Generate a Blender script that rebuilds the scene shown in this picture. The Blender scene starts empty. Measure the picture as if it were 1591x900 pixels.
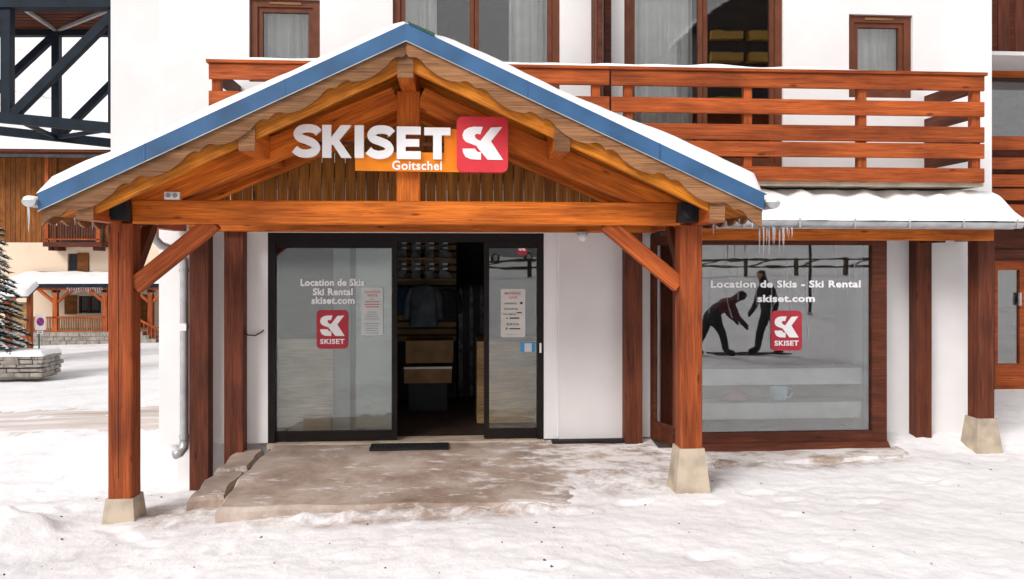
import bpy, math, random
from mathutils import Vector, Matrix, noise
random.seed(7)
R = math.radians
scene = bpy.context.scene
col = scene.collection

# ------------------------------------------------------------------ camera
CAMZ, YAW, FPX, HOR = 2.02, 4.0, 1245.0, 410.0
cam_d = bpy.data.cameras.new('camera')
cam_d.sensor_width = 36.0
cam_d.lens = 36.0 * FPX / 1591.0
cam_d.shift_y = -(450.0 - HOR) / 1591.0
cam_d.clip_end = 3000
cam = bpy.data.objects.new('camera', cam_d)
cam.location = (0, 0, CAMZ)
cam.rotation_euler = (R(90), 0, R(-YAW))
col.objects.link(cam)
scene.camera = cam

# ------------------------------------------------------------------ sky, sun, exposure
SUN_EL, SUN_AZ = 36.0, 222.0          # overcast: very soft sun from behind the camera
w = bpy.data.worlds.new('World'); scene.world = w; w.use_nodes = True
nt = w.node_tree; nt.nodes.clear()
sky = nt.nodes.new('ShaderNodeTexSky'); sky.sky_type = 'NISHITA'; sky.sun_disc = False
sky.sun_elevation = R(SUN_EL); sky.sun_rotation = R(SUN_AZ)
sky.dust_density = 3.0; sky.ozone_density = 1.0
hs = nt.nodes.new('ShaderNodeHueSaturation'); hs.inputs['Saturation'].default_value = 0.10
bg = nt.nodes.new('ShaderNodeBackground'); bg.inputs['Strength'].default_value = 0.15
wo = nt.nodes.new('ShaderNodeOutputWorld')
nt.links.new(sky.outputs[0], hs.inputs['Color']); nt.links.new(hs.outputs[0], bg.inputs['Color'])
nt.links.new(bg.outputs[0], wo.inputs['Surface'])
sd = bpy.data.lights.new('sun', 'SUN'); sd.energy = 1.5; sd.angle = R(25); sd.color = (1, .94, .89)
so = bpy.data.objects.new('sun', sd); col.objects.link(so)
az = R(SUN_AZ)
dirv = Vector((math.sin(az) * math.cos(R(SUN_EL)), math.cos(az) * math.cos(R(SUN_EL)), math.sin(R(SUN_EL))))
so.rotation_euler = dirv.to_track_quat('Z', 'Y').to_euler()
scene.view_settings.view_transform = 'Standard'; scene.view_settings.look = 'None'
scene.view_settings.exposure = 0.32; scene.view_settings.gamma = 1
scene.render.engine = 'CYCLES'

# ------------------------------------------------------------------ where a point of a plane Y = const lies
CS, SN = math.cos(R(YAW)), math.sin(R(YAW))
def PX(px, Y):
    u = (px - 795.5) / FPX
    return Y * (u * CS + SN) / (CS - u * SN)
def PZ(px, py, Y):
    d = PX(px, Y) * SN + Y * CS
    return CAMZ - (py - HOR) / FPX * d
def P(px, py, Y): return Vector((PX(px, Y), Y, PZ(px, py, Y)))

# ------------------------------------------------------------------ materials
def new_mat(name):
    m = bpy.data.materials.new(name); m.use_nodes = True
    nt = m.node_tree
    return m, nt, nt.nodes['Principled BSDF'], nt.nodes.new, nt.links.new
def rgb(c): return (c[0], c[1], c[2], 1)
def ramp(N, stops):
    r = N('ShaderNodeValToRGB'); e = r.color_ramp.elements
    while len(e) < len(stops): e.new(0.5)
    for i, (p, c) in enumerate(stops): e[i].position = p; e[i].color = rgb(c)
    return r
def coords(N, L, scale, rnd=True, kind='Object'):
    tc = N('ShaderNodeTexCoord'); mp = N('ShaderNodeMapping'); mp.inputs['Scale'].default_value = scale
    L(tc.outputs[kind], mp.inputs['Vector'])
    if rnd:
        oi = N('ShaderNodeObjectInfo'); mu = N('ShaderNodeMath'); mu.operation = 'MULTIPLY'; mu.inputs[1].default_value = 37.0
        L(oi.outputs['Random'], mu.inputs[0]); L(mu.outputs[0], mp.inputs['Location'])
    return mp.outputs[0]
def plain(name, c, rough=.6, var=.08, scale=6, bump=.0, metal=0, spec=.22, dirt=None):
    m, nt, b, N, L = new_mat(name)
    v = coords(N, L, (1, 1, 1)); n = N('ShaderNodeTexNoise'); n.inputs['Scale'].default_value = scale; n.inputs['Detail'].default_value = 6
    L(v, n.inputs['Vector'])
    lo = [max(0, k * (1 - var * 2)) for k in c]; hi = [min(1, k * (1 + var)) for k in c]
    r = ramp(N, [(.3, dirt or lo), (.62, hi)]); L(n.outputs['Fac'], r.inputs[0]); L(r.outputs[0], b.inputs['Base Color'])
    b.inputs['Roughness'].default_value = rough; b.inputs['Metallic'].default_value = metal
    b.inputs['Specular IOR Level'].default_value = spec
    if bump:
        n2 = N('ShaderNodeTexNoise'); n2.inputs['Scale'].default_value = scale * 8; n2.inputs['Detail'].default_value = 4; L(v, n2.inputs['Vector'])
        bp = N('ShaderNodeBump'); bp.inputs['Strength'].default_value = bump; bp.inputs['Distance'].default_value = .01
        L(n2.outputs['Fac'], bp.inputs['Height']); L(bp.outputs[0], b.inputs['Normal'])
    return m
def wood(name, dark, mid, light, rough=.62, knots=True):
    m, nt, b, N, L = new_mat(name)
    v = coords(N, L, (.9, 17, 17)); n = N('ShaderNodeTexNoise'); n.inputs['Scale'].default_value = 1.5; n.inputs['Detail'].default_value = 9; n.inputs['Roughness'].default_value = .62; n.inputs['Distortion'].default_value = .35
    L(v, n.inputs['Vector'])
    r = ramp(N, [(.25, dark), (.5, mid), (.75, light)]); L(n.outputs['Fac'], r.inputs[0])
    v2 = coords(N, L, (2.2, 70, 70)); n2 = N('ShaderNodeTexNoise'); n2.inputs['Scale'].default_value = 1.5; n2.inputs['Detail'].default_value = 4; L(v2, n2.inputs['Vector'])
    mx = N('ShaderNodeMix'); mx.data_type = 'RGBA'; mx.blend_type = 'MULTIPLY'; mx.inputs['Factor'].default_value = .8
    r2 = ramp(N, [(.3, (.5, .45, .42)), (.6, (1.1, 1.1, 1.1))]); L(n2.outputs['Fac'], r2.inputs[0])
    L(r.outputs[0], mx.inputs['A']); L(r2.outputs[0], mx.inputs['B']); out = mx.outputs['Result']
    # broad blotches of old varnish
    vb = coords(N, L, (.9, 2.5, 2.5)); nb = N('ShaderNodeTexNoise'); nb.inputs['Scale'].default_value = 1.7; nb.inputs['Detail'].default_value = 3; L(vb, nb.inputs['Vector'])
    rb = ramp(N, [(.32, (.52, .47, .45)), (.6, (1.1, 1.1, 1.1))]); L(nb.outputs['Fac'], rb.inputs[0])
    mb = N('ShaderNodeMix'); mb.data_type = 'RGBA'; mb.blend_type = 'MULTIPLY'; mb.inputs['Factor'].default_value = .7
    L(out, mb.inputs['A']); L(rb.outputs[0], mb.inputs['B']); out = mb.outputs['Result']
    if knots:
        v3 = coords(N, L, (2.0, 7, 7)); vo = N('ShaderNodeTexVoronoi'); vo.inputs['Scale'].default_value = 1.0; L(v3, vo.inputs['Vector'])
        r3 = ramp(N, [(.05, (.22, .15, .12)), (.12, (1, 1, 1))]); L(vo.outputs['Distance'], r3.inputs[0])
        m3 = N('ShaderNodeMix'); m3.data_type = 'RGBA'; m3.blend_type = 'MULTIPLY'; m3.inputs['Factor'].default_value = .8
        L(out, m3.inputs['A']); L(r3.outputs[0], m3.inputs['B']); out = m3.outputs['Result']
    vc = coords(N, L, (.55, 13, 13)); nc = N('ShaderNodeTexNoise'); nc.inputs['Scale'].default_value = 1.3; nc.inputs['Detail'].default_value = 3; nc.inputs['Distortion'].default_value = .2; L(vc, nc.inputs['Vector'])
    rc = ramp(N, [(.492, (1, 1, 1)), (.5, (.28, .22, .2)), (.508, (1, 1, 1))]); L(nc.outputs['Fac'], rc.inputs[0])
    mc = N('ShaderNodeMix'); mc.data_type = 'RGBA'; mc.blend_type = 'MULTIPLY'; mc.inputs['Factor'].default_value = .55
    L(out, mc.inputs['A']); L(rc.outputs[0], mc.inputs['B']); out = mc.outputs['Result']
    oi = N('ShaderNodeObjectInfo'); mr = N('ShaderNodeMapRange'); mr.inputs['To Min'].default_value = .78; mr.inputs['To Max'].default_value = 1.18
    L(oi.outputs['Random'], mr.inputs['Value']); h = N('ShaderNodeHueSaturation'); L(mr.outputs[0], h.inputs['Value']); L(out, h.inputs['Color'])
    L(h.outputs[0], b.inputs['Base Color']); b.inputs['Roughness'].default_value = rough; b.inputs['Specular IOR Level'].default_value = .25
    bp = N('ShaderNodeBump'); bp.inputs['Strength'].default_value = .25; bp.inputs['Distance'].default_value = .006
    L(n2.outputs['Fac'], bp.inputs['Height']); L(bp.outputs[0], b.inputs['Normal'])
    return m
def glass(name, refl, tint=(.9, .94, .93), wave=.02):
    m, nt, b, N, L = new_mat(name); nt.nodes.remove(b)
    out = nt.nodes['Material Output']
    t = N('ShaderNodeBsdfTransparent'); t.inputs[0].default_value = rgb(tint)
    g = N('ShaderNodeBsdfGlossy'); g.inputs['Roughness'].default_value = .01
    v = coords(N, L, (1, 1, 3)); n = N('ShaderNodeTexNoise'); n.inputs['Scale'].default_value = 2.2; n.inputs['Detail'].default_value = 2; L(v, n.inputs['Vector'])
    bp = N('ShaderNodeBump'); bp.inputs['Strength'].default_value = wave; bp.inputs['Distance'].default_value = .1
    L(n.outputs['Fac'], bp.inputs['Height']); L(bp.outputs[0], g.inputs['Normal'])
    f = N('ShaderNodeFresnel'); f.inputs['IOR'].default_value = 1.5
    a = N('ShaderNodeMath'); a.operation = 'MAXIMUM'; a.inputs[1].default_value = refl; L(f.outputs[0], a.inputs[0])
    mx = N('ShaderNodeMixShader'); L(a.outputs[0], mx.inputs[0]); L(t.outputs[0], mx.inputs[1]); L(g.outputs[0], mx.inputs[2])
    L(mx.outputs[0], out.inputs['Surface'])
    return m
def snow_mat(name, big=False):
    m, nt, b, N, L = new_mat(name)
    v = coords(N, L, (1, 1, 1), rnd=False); n = N('ShaderNodeTexNoise'); n.inputs['Scale'].default_value = .9; n.inputs['Detail'].default_value = 8; n.inputs['Roughness'].default_value = .65
    L(v, n.inputs['Vector'])
    r = ramp(N, [(.26, (.68, .64, .65)), (.42, (.85, .83, .84)), (.6, (.92, .91, .915))]); L(n.outputs['Fac'], r.inputs[0]); colr = r.outputs[0]  # greyish mottling puts soft shading of the lumps into the snow colour
    if big:
        # trodden grey-brown specks, and rocks on the mountainsides
        n3 = N('ShaderNodeTexNoise'); n3.inputs['Scale'].default_value = 9; n3.inputs['Detail'].default_value = 5; n3.inputs['Roughness'].default_value = .75; L(v, n3.inputs['Vector'])
        r3 = ramp(N, [(.27, (.55, .48, .45)), (.36, (1, 1, 1))]); L(n3.outputs['Fac'], r3.inputs[0])
        mx = N('ShaderNodeMix'); mx.data_type = 'RGBA'; mx.blend_type = 'MULTIPLY'; mx.inputs['Factor'].default_value = .35
        L(colr, mx.inputs['A']); L(r3.outputs[0], mx.inputs['B']); colr = mx.outputs['Result']
        # brown slush trodden out around the slab
        def blob(cx, cy, rx, ry):
            g_ = N('ShaderNodeNewGeometry'); mp = N('ShaderNodeMapping'); mp.vector_type = 'TEXTURE'; mp.inputs['Location'].default_value = (cx, cy, 0); mp.inputs['Scale'].default_value = (rx, ry, 1e4)
            L(g_.outputs['Position'], mp.inputs['Vector']); ln = N('ShaderNodeVectorMath'); ln.operation = 'LENGTH'; L(mp.outputs[0], ln.inputs[0])
            mr_ = N('ShaderNodeMapRange'); mr_.inputs['From Min'].default_value = 1.0; mr_.inputs['From Max'].default_value = .35; mr_.interpolation_type = 'SMOOTHSTEP'; L(ln.outputs['Value'], mr_.inputs['Value']); return mr_.outputs[0]
        acc = None
        for bl in ((1.7, 8.0, 1.35, .95), (3.6, 8.35, 1.9, .38), (-2.5, 7.55, .75, .65), (-.3, 6.95, 2.3, .33)):
            o_ = blob(*bl)
            if acc is None: acc = o_
            else:
                mm = N('ShaderNodeMath'); mm.operation = 'MAXIMUM'; L(acc, mm.inputs[0]); L(o_, mm.inputs[1]); acc = mm.outputs[0]
        nsl = N('ShaderNodeTexNoise'); nsl.inputs['Scale'].default_value = 3.2; nsl.inputs['Detail'].default_value = 9; nsl.inputs['Roughness'].default_value = .75; L(v, nsl.inputs['Vector'])
        rsl = ramp(N, [(.40, (0, 0, 0)), (.62, (1, 1, 1))]); L(nsl.outputs['Fac'], rsl.inputs[0])
        ms = N('ShaderNodeMath'); ms.operation = 'MULTIPLY'; L(acc, ms.inputs[0]); L(rsl.outputs[0], ms.inputs[1])
        mxs = N('ShaderNodeMix'); mxs.data_type = 'RGBA'; L(ms.outputs[0], mxs.inputs['Factor']); L(colr, mxs.inputs['A']); mxs.inputs['B'].default_value = (.40, .30, .25, 1); colr = mxs.outputs['Result']
        vr = coords(N, L, (.05, .05, .12), rnd=False); nr = N('ShaderNodeTexNoise'); nr.inputs['Scale'].default_value = 1.0; nr.inputs['Detail'].default_value = 8; nr.inputs['Roughness'].default_value = .7; L(vr, nr.inputs['Vector'])
        rr = ramp(N, [(.30, (.45, .43, .43)), (.38, (1, 1, 1))]); L(nr.outputs['Fac'], rr.inputs[0])
        gm = N('ShaderNodeNewGeometry'); sx = N('ShaderNodeSeparateXYZ'); L(gm.outputs['Position'], sx.inputs[0])
        mr = N('ShaderNodeMapRange'); mr.inputs['From Min'].default_value = 6; mr.inputs['From Max'].default_value = 20; L(sx.outputs['Z'], mr.inputs['Value'])
        m2 = N('ShaderNodeMix'); m2.data_type = 'RGBA'; m2.blend_type = 'MULTIPLY'; L(mr.outputs[0], m2.inputs['Factor'])
        L(colr, m2.inputs['A']); L(rr.outputs[0], m2.inputs['B']); colr = m2.outputs['Result']
    L(colr, b.inputs['Base Color']); b.inputs['Roughness'].default_value = .75; b.inputs['Specular IOR Level'].default_value = .2
    n2 = N('ShaderNodeTexNoise'); n2.inputs['Scale'].default_value = 7; n2.inputs['Detail'].default_value = 8; n2.inputs['Roughness'].default_value = .6; L(v, n2.inputs['Vector'])
    bp = N('ShaderNodeBump'); bp.inputs['Strength'].default_value = .6 if big else .35; bp.inputs['Distance'].default_value = .035
    L(n2.outputs['Fac'], bp.inputs['Height']); L(bp.outputs[0], b.inputs['Normal'])
    return m
def slab_mat():
    m, nt, b, N, L = new_mat('dirty_concrete')
    v = coords(N, L, (1, 1, 1), rnd=False)
    n = N('ShaderNodeTexNoise'); n.inputs['Scale'].default_value = 1.6; n.inputs['Detail'].default_value = 9; n.inputs['Roughness'].default_value = .68; L(v, n.inputs['Vector'])
    r = ramp(N, [(.3, (.20, .14, .105)), (.48, (.38, .29, .235)), (.66, (.54, .455, .395))]); L(n.outputs['Fac'], r.inputs[0])
    vs = coords(N, L, (1, 2.2, 1), rnd=False); ns = N('ShaderNodeTexNoise'); ns.inputs['Scale'].default_value = 2.6; ns.inputs['Detail'].default_value = 10; ns.inputs['Roughness'].default_value = .75; L(vs, ns.inputs['Vector'])
    gq = N('ShaderNodeNewGeometry'); sq = N('ShaderNodeSeparateXYZ'); L(gq.outputs['Position'], sq.inputs[0])
    mq = N('ShaderNodeMapRange'); mq.inputs['From Min'].default_value = .0; mq.inputs['From Max'].default_value = 1.7; mq.inputs['To Max'].default_value = .16; L(sq.outputs['X'], mq.inputs['Value'])
    aq = N('ShaderNodeMath'); aq.operation = 'ADD'; L(ns.outputs['Fac'], aq.inputs[0]); L(mq.outputs[0], aq.inputs[1])
    rs = ramp(N, [(.56, (0, 0, 0)), (.68, (1, 1, 1))]); L(aq.outputs[0], rs.inputs[0])
    mx = N('ShaderNodeMix'); mx.data_type = 'RGBA'; L(rs.outputs[0], mx.inputs['Factor']); L(r.outputs[0], mx.inputs['A']); mx.inputs['B'].default_value = (.78, .74, .73, 1)
    L(mx.outputs['Result'], b.inputs['Base Color']); b.inputs['Roughness'].default_value = .6
    bp = N('ShaderNodeBump'); bp.inputs['Strength'].default_value = .5; bp.inputs['Distance'].default_value = .02
    L(n.outputs['Fac'], bp.inputs['Height']); L(bp.outputs[0], b.inputs['Normal'])
    return m
def road_mat():
    m, nt, b, N, L = new_mat('dirty_road_snow')
    v = coords(N, L, (.25, 2.0, 1), rnd=False)
    n = N('ShaderNodeTexNoise'); n.inputs['Scale'].default_value = 1.3; n.inputs['Detail'].default_value = 8; n.inputs['Roughness'].default_value = .65; L(v, n.inputs['Vector'])
    r = ramp(N, [(.34, (.50, .40, .34)), (.50, (.70, .62, .58)), (.64, (.88, .86, .86))]); L(n.outputs['Fac'], r.inputs[0])
    L(r.outputs[0], b.inputs['Base Color']); b.inputs['Roughness'].default_value = .7
    return m
M = {}
M['orange'] = wood('varnished_orange_wood', (.34, .075, .008), (.56, .135, .012), (.68, .20, .022))
M['soffit'] = wood('amber_soffit_wood', (.36, .105, .008), (.56, .18, .012), (.68, .25, .022))
M['red'] = wood('reddish_stained_wood', (.23, .046, .010), (.40, .085, .017), (.51, .125, .027))
M['postred'] = wood('post_stained_wood', (.16, .034, .009), (.30, .064, .015), (.40, .10, .026))
M['darkred'] = wood('dark_reddish_wood', (.06, .016, .008), (.115, .029, .012), (.17, .046, .019))
M['weather'] = wood('weathered_brown_wood', (.15, .07, .03), (.28, .135, .06), (.37, .20, .10), .7)
M['plank'] = wood('amber_plank_wood', (.17, .065, .012), (.33, .13, .02), (.45, .20, .04))
M['chalet'] = wood('chalet_cladding_wood', (.16, .05, .009), (.27, .09, .014), (.35, .125, .022))
M['counter'] = wood('pale_counter_wood', (.42, .26, .11), (.55, .36, .17), (.62, .43, .22))
M['desk'] = wood('cream_desk_board', (.62, .46, .33), (.74, .58, .43), (.80, .66, .52), .5, False)
M['brown'] = plain('brown_window_frame', (.14, .045, .022), .45, .12)
M['doorframe'] = plain('dark_brown_aluminium', (.010, .0065, .006), .55, .15, spec=.2)
M['plaster'] = plain('white_plaster', (.80, .785, .78), .85, .04, 1.1, .2)
M['plaster2'] = plain('greyish_white_plaster', (.72, .69, .685), .85, .03, 1.4, .12)
M['cream'] = plain('cream_plaster', (.78, .62, .47), .85, .04, .8, .1)
M['blue'] = plain('blue_sheet_metal', (.034, .105, .225), .5, .18, 2.2, .12, 0, .4)
M['steel_blue'] = plain('dark_blue_steel', (.006, .013, .023), .6, .2, 3, spec=.2)
M['galv'] = plain('grey_zinc', (.46, .46, .47), .4, .1, 8, 0, .5)
M['concrete'] = plain('plinth_concrete', (.47, .39, .30), .85, .16, 5, .3)
M['stone'] = plain('grey_brown_stone', (.30, .27, .24), .85, .2, 4, .4)
M['black'] = plain('black_plastic', (.018, .018, .02), .5, .2)
M['rubber'] = plain('black_rubber', (.02, .018, .018), .8, .2)
M['white'] = plain('white_enamel', (.83, .82, .82), .4, .02)
M['letter'] = plain('white_lettering', (.91, .90, .91), .4, .01)
M['signred'] = plain('sign_red', (.66, .045, .06), .35, .03)
M['stickred'] = plain('sticker_red', (.46, .035, .055), .45, .04)
M['signorange'] = plain('sign_orange', (.80, .23, .012), .4, .03)
M['paper'] = plain('poster_paper', (.62, .60, .57), .6, .03)
M['paper_t'] = plain('pale_grey_poster', (.56, .60, .60), .6, .03)
M['ink'] = plain('dark_ink', (.03, .03, .035), .6, .05)
M['redink'] = plain('red_ink', (.50, .08, .08), .6, .05)
M['stickblue'] = plain('sticker_blue', (.05, .30, .62), .5, .05)
M['curtain'] = plain('pale_curtain', (.90, .88, .87), .9, .05, 5)
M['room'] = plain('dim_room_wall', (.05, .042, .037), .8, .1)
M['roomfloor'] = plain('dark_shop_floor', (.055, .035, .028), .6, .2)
M['greypanel'] = plain('grey_panel', (.30, .32, .33), .5, .05)
M['mint'] = plain('pale_shelf', (.70, .74, .73), .5, .05)
M['mug'] = plain('pale_blue_ceramic', (.35, .62, .74), .3, .05)
M['pink'] = plain('faded_pink_fabric', (.50, .14, .16), .8, .1)
M['jacket1'] = plain('dark_blue_fabric', (.02, .05, .11), .8, .2)
M['jacket2'] = plain('black_fabric', (.02, .02, .022), .8, .2)
M['jacketr'] = plain('dark_wine_fabric', (.10, .022, .03), .8, .2)
M['trouser'] = plain('black_trouser_fabric', (.018, .02, .028), .85, .2)
M['skin'] = plain('skin', (.48, .27, .19), .6, .05)
M['jacketg'] = plain('slate_fabric', (.08, .095, .11), .8, .2)
M['boot'] = plain('ski_boot_shell', (.09, .09, .10), .35, .5, 9)
M['slat'] = plain('tan_slat', (.26, .145, .055), .5, .12)
M['tile'] = plain('dark_roof_tile', (.05, .052, .06), .7, .2, 4, .2)
M['bark'] = plain('bark', (.09, .06, .045), .9, .2, 10, .4)
M['needle'] = plain('spruce_needles', (.035, .06, .035), .7, .3, 5)
M['carpaint'] = plain('silver_car_paint', (.38, .39, .41), .25, .03, 3, 0, .4)
M['carglass'] = plain('dark_car_glass', (.02, .024, .028), .08, .05)
M['tyre'] = plain('tyre_rubber', (.02, .02, .02), .85, .1)
M['yellow'] = plain('ochre_balcony_wood', (.50, .28, .06), .6, .15)
M['hut'] = plain('dark_chalet_wall', (.06, .045, .04), .8, .2)
M['purple'] = plain('sign_blue', (.10, .05, .36), .5, .05)
M['green'] = plain('green_pole', (.03, .09, .07), .5, .1)
M['grey'] = plain('mid_grey_stain', (.30, .28, .27), .8, .15)
M['dirt'] = plain('dark_grit', (.05, .045, .042), .9, .3)
M['snow'] = snow_mat('fresh_snow'); M['ground'] = snow_mat('trodden_snow', True)
M['slab'] = slab_mat(); M['road'] = road_mat()
M['glass'] = glass('clear_glass', .15, (.95, .97, .96), .0015); M['doorglass'] = glass('shop_door_glass', .12, (.93, .97, .95), .002)
M['shopglass'] = glass('reflective_shop_glass', .20, (.93, .95, .95), .002)
m_, nt_, b_, N_, L_ = new_mat('ice'); b_.inputs['Base Color'].default_value = (.86, .88, .9, 1); b_.inputs['Roughness'].default_value = .12
b_.inputs['Transmission Weight'].default_value = .75; b_.inputs['IOR'].default_value = 1.31; M['ice'] = m_

# ------------------------------------------------------------------ mesh helpers
WM = {}                                     # world matrix of each object made here
def link(name, me, mat, parent=None, mw=None, mats=None):
    o = bpy.data.objects.new(name, me); col.objects.link(o)
    mw = mw or Matrix.Identity(4); WM[o] = mw
    if me is not None and not me.materials:
        for k in (mats or [mat]): me.materials.append(M[k])
    if parent is not None:
        o.parent = parent; o.matrix_parent_inverse = WM[parent].inverted()
    o.matrix_basis = mw
    return o
def tag(o, label=None, cat=None, group=None, kind=None):
    if label: o['label'] = label
    if cat: o['category'] = cat
    if group: o['group'] = group
    if kind: o['kind'] = kind
    return o
def thing(name, loc, label, cat, group=None):
    o = bpy.data.objects.new(name, None); col.objects.link(o); o.empty_display_size = .2
    o.location = loc; WM[o] = Matrix.Translation(Vector(loc))
    return tag(o, label, cat, group)
class MB:
    def __init__(s): s.v = []; s.f = []; s.m = []
    def add(s, vs, fs, mi=0):
        k = len(s.v); s.v += [tuple(p) for p in vs]; s.f += [tuple(i + k for i in f) for f in fs]; s.m += [mi] * len(fs); return s
    def box(s, x0, x1, y0, y1, z0, z1, mi=0):
        return s.add([(x0,y0,z0),(x1,y0,z0),(x1,y1,z0),(x0,y1,z0),(x0,y0,z1),(x1,y0,z1),(x1,y1,z1),(x0,y1,z1)],
                     [(0,3,2,1),(4,5,6,7),(0,1,5,4),(1,2,6,5),(2,3,7,6),(3,0,4,7)], mi)
    def frustum(s, x0, x1, y0, y1, z0, X0, X1, Y0, Y1, z1, mi=0):
        return s.add([(x0,y0,z0),(x1,y0,z0),(x1,y1,z0),(x0,y1,z0),(X0,Y0,z1),(X1,Y0,z1),(X1,Y1,z1),(X0,Y1,z1)],
                     [(0,3,2,1),(4,5,6,7),(0,1,5,4),(1,2,6,5),(2,3,7,6),(3,0,4,7)], mi)
    def prism_y(s, poly, y0, y1, mi=0):      # poly of (x, z), front at y0
        n = len(poly); vs = [(x, y0, z) for x, z in poly] + [(x, y1, z) for x, z in poly]
        return s.add(vs, [tuple(range(n)), tuple(range(2*n-1, n-1, -1))] + [(i, i+n, (i+1) % n + n, (i+1) % n) for i in range(n)], mi)
    def prism_z(s, poly, z0, z1, mi=0):
        n = len(poly); vs = [(x, y, z0) for x, y in poly] + [(x, y, z1) for x, y in poly]
        return s.add(vs, [tuple(range(n-1, -1, -1)), tuple(range(n, 2*n))] + [(i, (i+1) % n, (i+1) % n + n, i+n) for i in range(n)], mi)
    def tube(s, pts, r, n=8, mi=0, cap=True):
        pts = [Vector(p) for p in pts]; rs = r if isinstance(r, (list, tuple)) else [r] * len(pts)
        k = len(s.v); ref = None
        for i, p in enumerate(pts):
            t = (pts[min(i+1, len(pts)-1)] - pts[max(i-1, 0)]).normalized()
            if ref is None: ref = Vector((0,0,1)) if abs(t.z) < .9 else Vector((1,0,0))
            a = t.cross(ref).normalized(); b = t.cross(a).normalized(); ref = -b if False else ref
            for q in range(n):
                th = 2 * math.pi * q / n
                s.v.append(tuple(p + (a * math.cos(th) + b * math.sin(th)) * rs[i]))
        for i in range(len(pts) - 1):
            for q in range(n):
                s.f.append((k+i*n+q, k+i*n+(q+1) % n, k+(i+1)*n+(q+1) % n, k+(i+1)*n+q)); s.m.append(mi)
        if cap:
            s.f.append(tuple(k+q for q in range(n-1, -1, -1))); s.f.append(tuple(k+(len(pts)-1)*n+q for q in range(n))); s.m += [mi, mi]
        return s
    def build(s, name, mat, parent=None, smooth=False, mats=None):
        xs = [p[0] for p in s.v]; ys = [p[1] for p in s.v]; zs = [p[2] for p in s.v]
        o = Vector(((min(xs)+max(xs))/2, (min(ys)+max(ys))/2, min(zs)))
        me = bpy.data.meshes.new(name); me.from_pydata([(p[0]-o.x, p[1]-o.y, p[2]-o.z) for p in s.v], [], s.f)
        if mats: 
            for k in mats: me.materials.append(M[k])
            me.polygons.foreach_set('material_index', s.m)
        if smooth: me.polygons.foreach_set('use_smooth', [True] * len(me.polygons))
        me.update()
        return link(name, me, mat, parent, Matrix.Translation(o), mats)
_bc = {}
def beam_mesh(L, wd, h, ch):
    key = (round(L, 3), round(wd, 3), round(h, 3), ch)
    if key in _bc: return _bc[key]
    a, b = wd/2, h/2; c = ch
    sec = [(-a+c,-b),(a-c,-b),(a,-b+c),(a,b-c),(a-c,b),(-a+c,b),(-a,b-c),(-a,-b+c)]
    vs = [(-L/2, y, z) for y, z in sec] + [(L/2, y, z) for y, z in sec]
    fs = [tuple(range(7,-1,-1)), tuple(range(8,16))] + [(i, (i+1) % 8, (i+1) % 8 + 8, i+8) for i in range(8)]
    me = bpy.data.meshes.new('beam'); me.from_pydata(vs, [], fs); me.update(); _bc[key] = me
    return me
def beam(name, p0, p1, wd, h, mat, parent=None, up=(0,0,1), ch=.006):
    """timber from p0 to p1 (axis through its centre), wd across, h along up; grain runs along local X"""
    p0, p1 = Vector(p0), Vector(p1); x = (p1-p0).normalized(); upv = Vector(up)
    if abs(x.dot(upv)) > .95: upv = Vector((0,1,0))
    y = upv.cross(x).normalized(); z = x.cross(y)
    mw = Matrix((( x.x, y.x, z.x, 0), (x.y, y.y, z.y, 0), (x.z, y.z, z.z, 0), (0,0,0,1))); mw.translation = (p0+p1)/2
    me = beam_mesh((p1-p0).length, wd, h, min(ch, wd*.2, h*.2))
    if me.materials and me.materials[0] != M[mat]: me = me.copy(); me.materials.clear()
    return link(name, me, mat, parent, mw)
def text(name, body, x0, x1, zb, Y, mat, parent, height=None, bold=.012, depth=.003):
    """lettering facing -Y between x0 and x1 with baseline zb (cap height follows unless given)"""
    cu = bpy.data.curves.new('t', 'FONT'); cu.body = body; cu.extrude = .001; cu.offset = bold; cu.resolution_u = 3; cu.space_character = 1.07
    to = bpy.data.objects.new('t', cu); col.objects.link(to)
    dg = bpy.context.evaluated_depsgraph_get(); me = bpy.data.meshes.new_from_object(to.evaluated_get(dg))
    bpy.data.objects.remove(to); bpy.data.curves.remove(cu)
    xs = [v.co.x for v in me.vertices]; a, b = min(xs), max(xs); s = (x1-x0)/(b-a); sz = s
    if height: sz = height / max(v.co.y for v in me.vertices)
    for v in me.vertices: v.co = ((v.co.x-a)*s, v.co.z/.001*depth/2, v.co.y*sz)
    me.materials.clear(); me.name = name
    o = link(name, me, mat, parent, Matrix.Translation((x0, Y, zb)))
    return o
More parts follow.
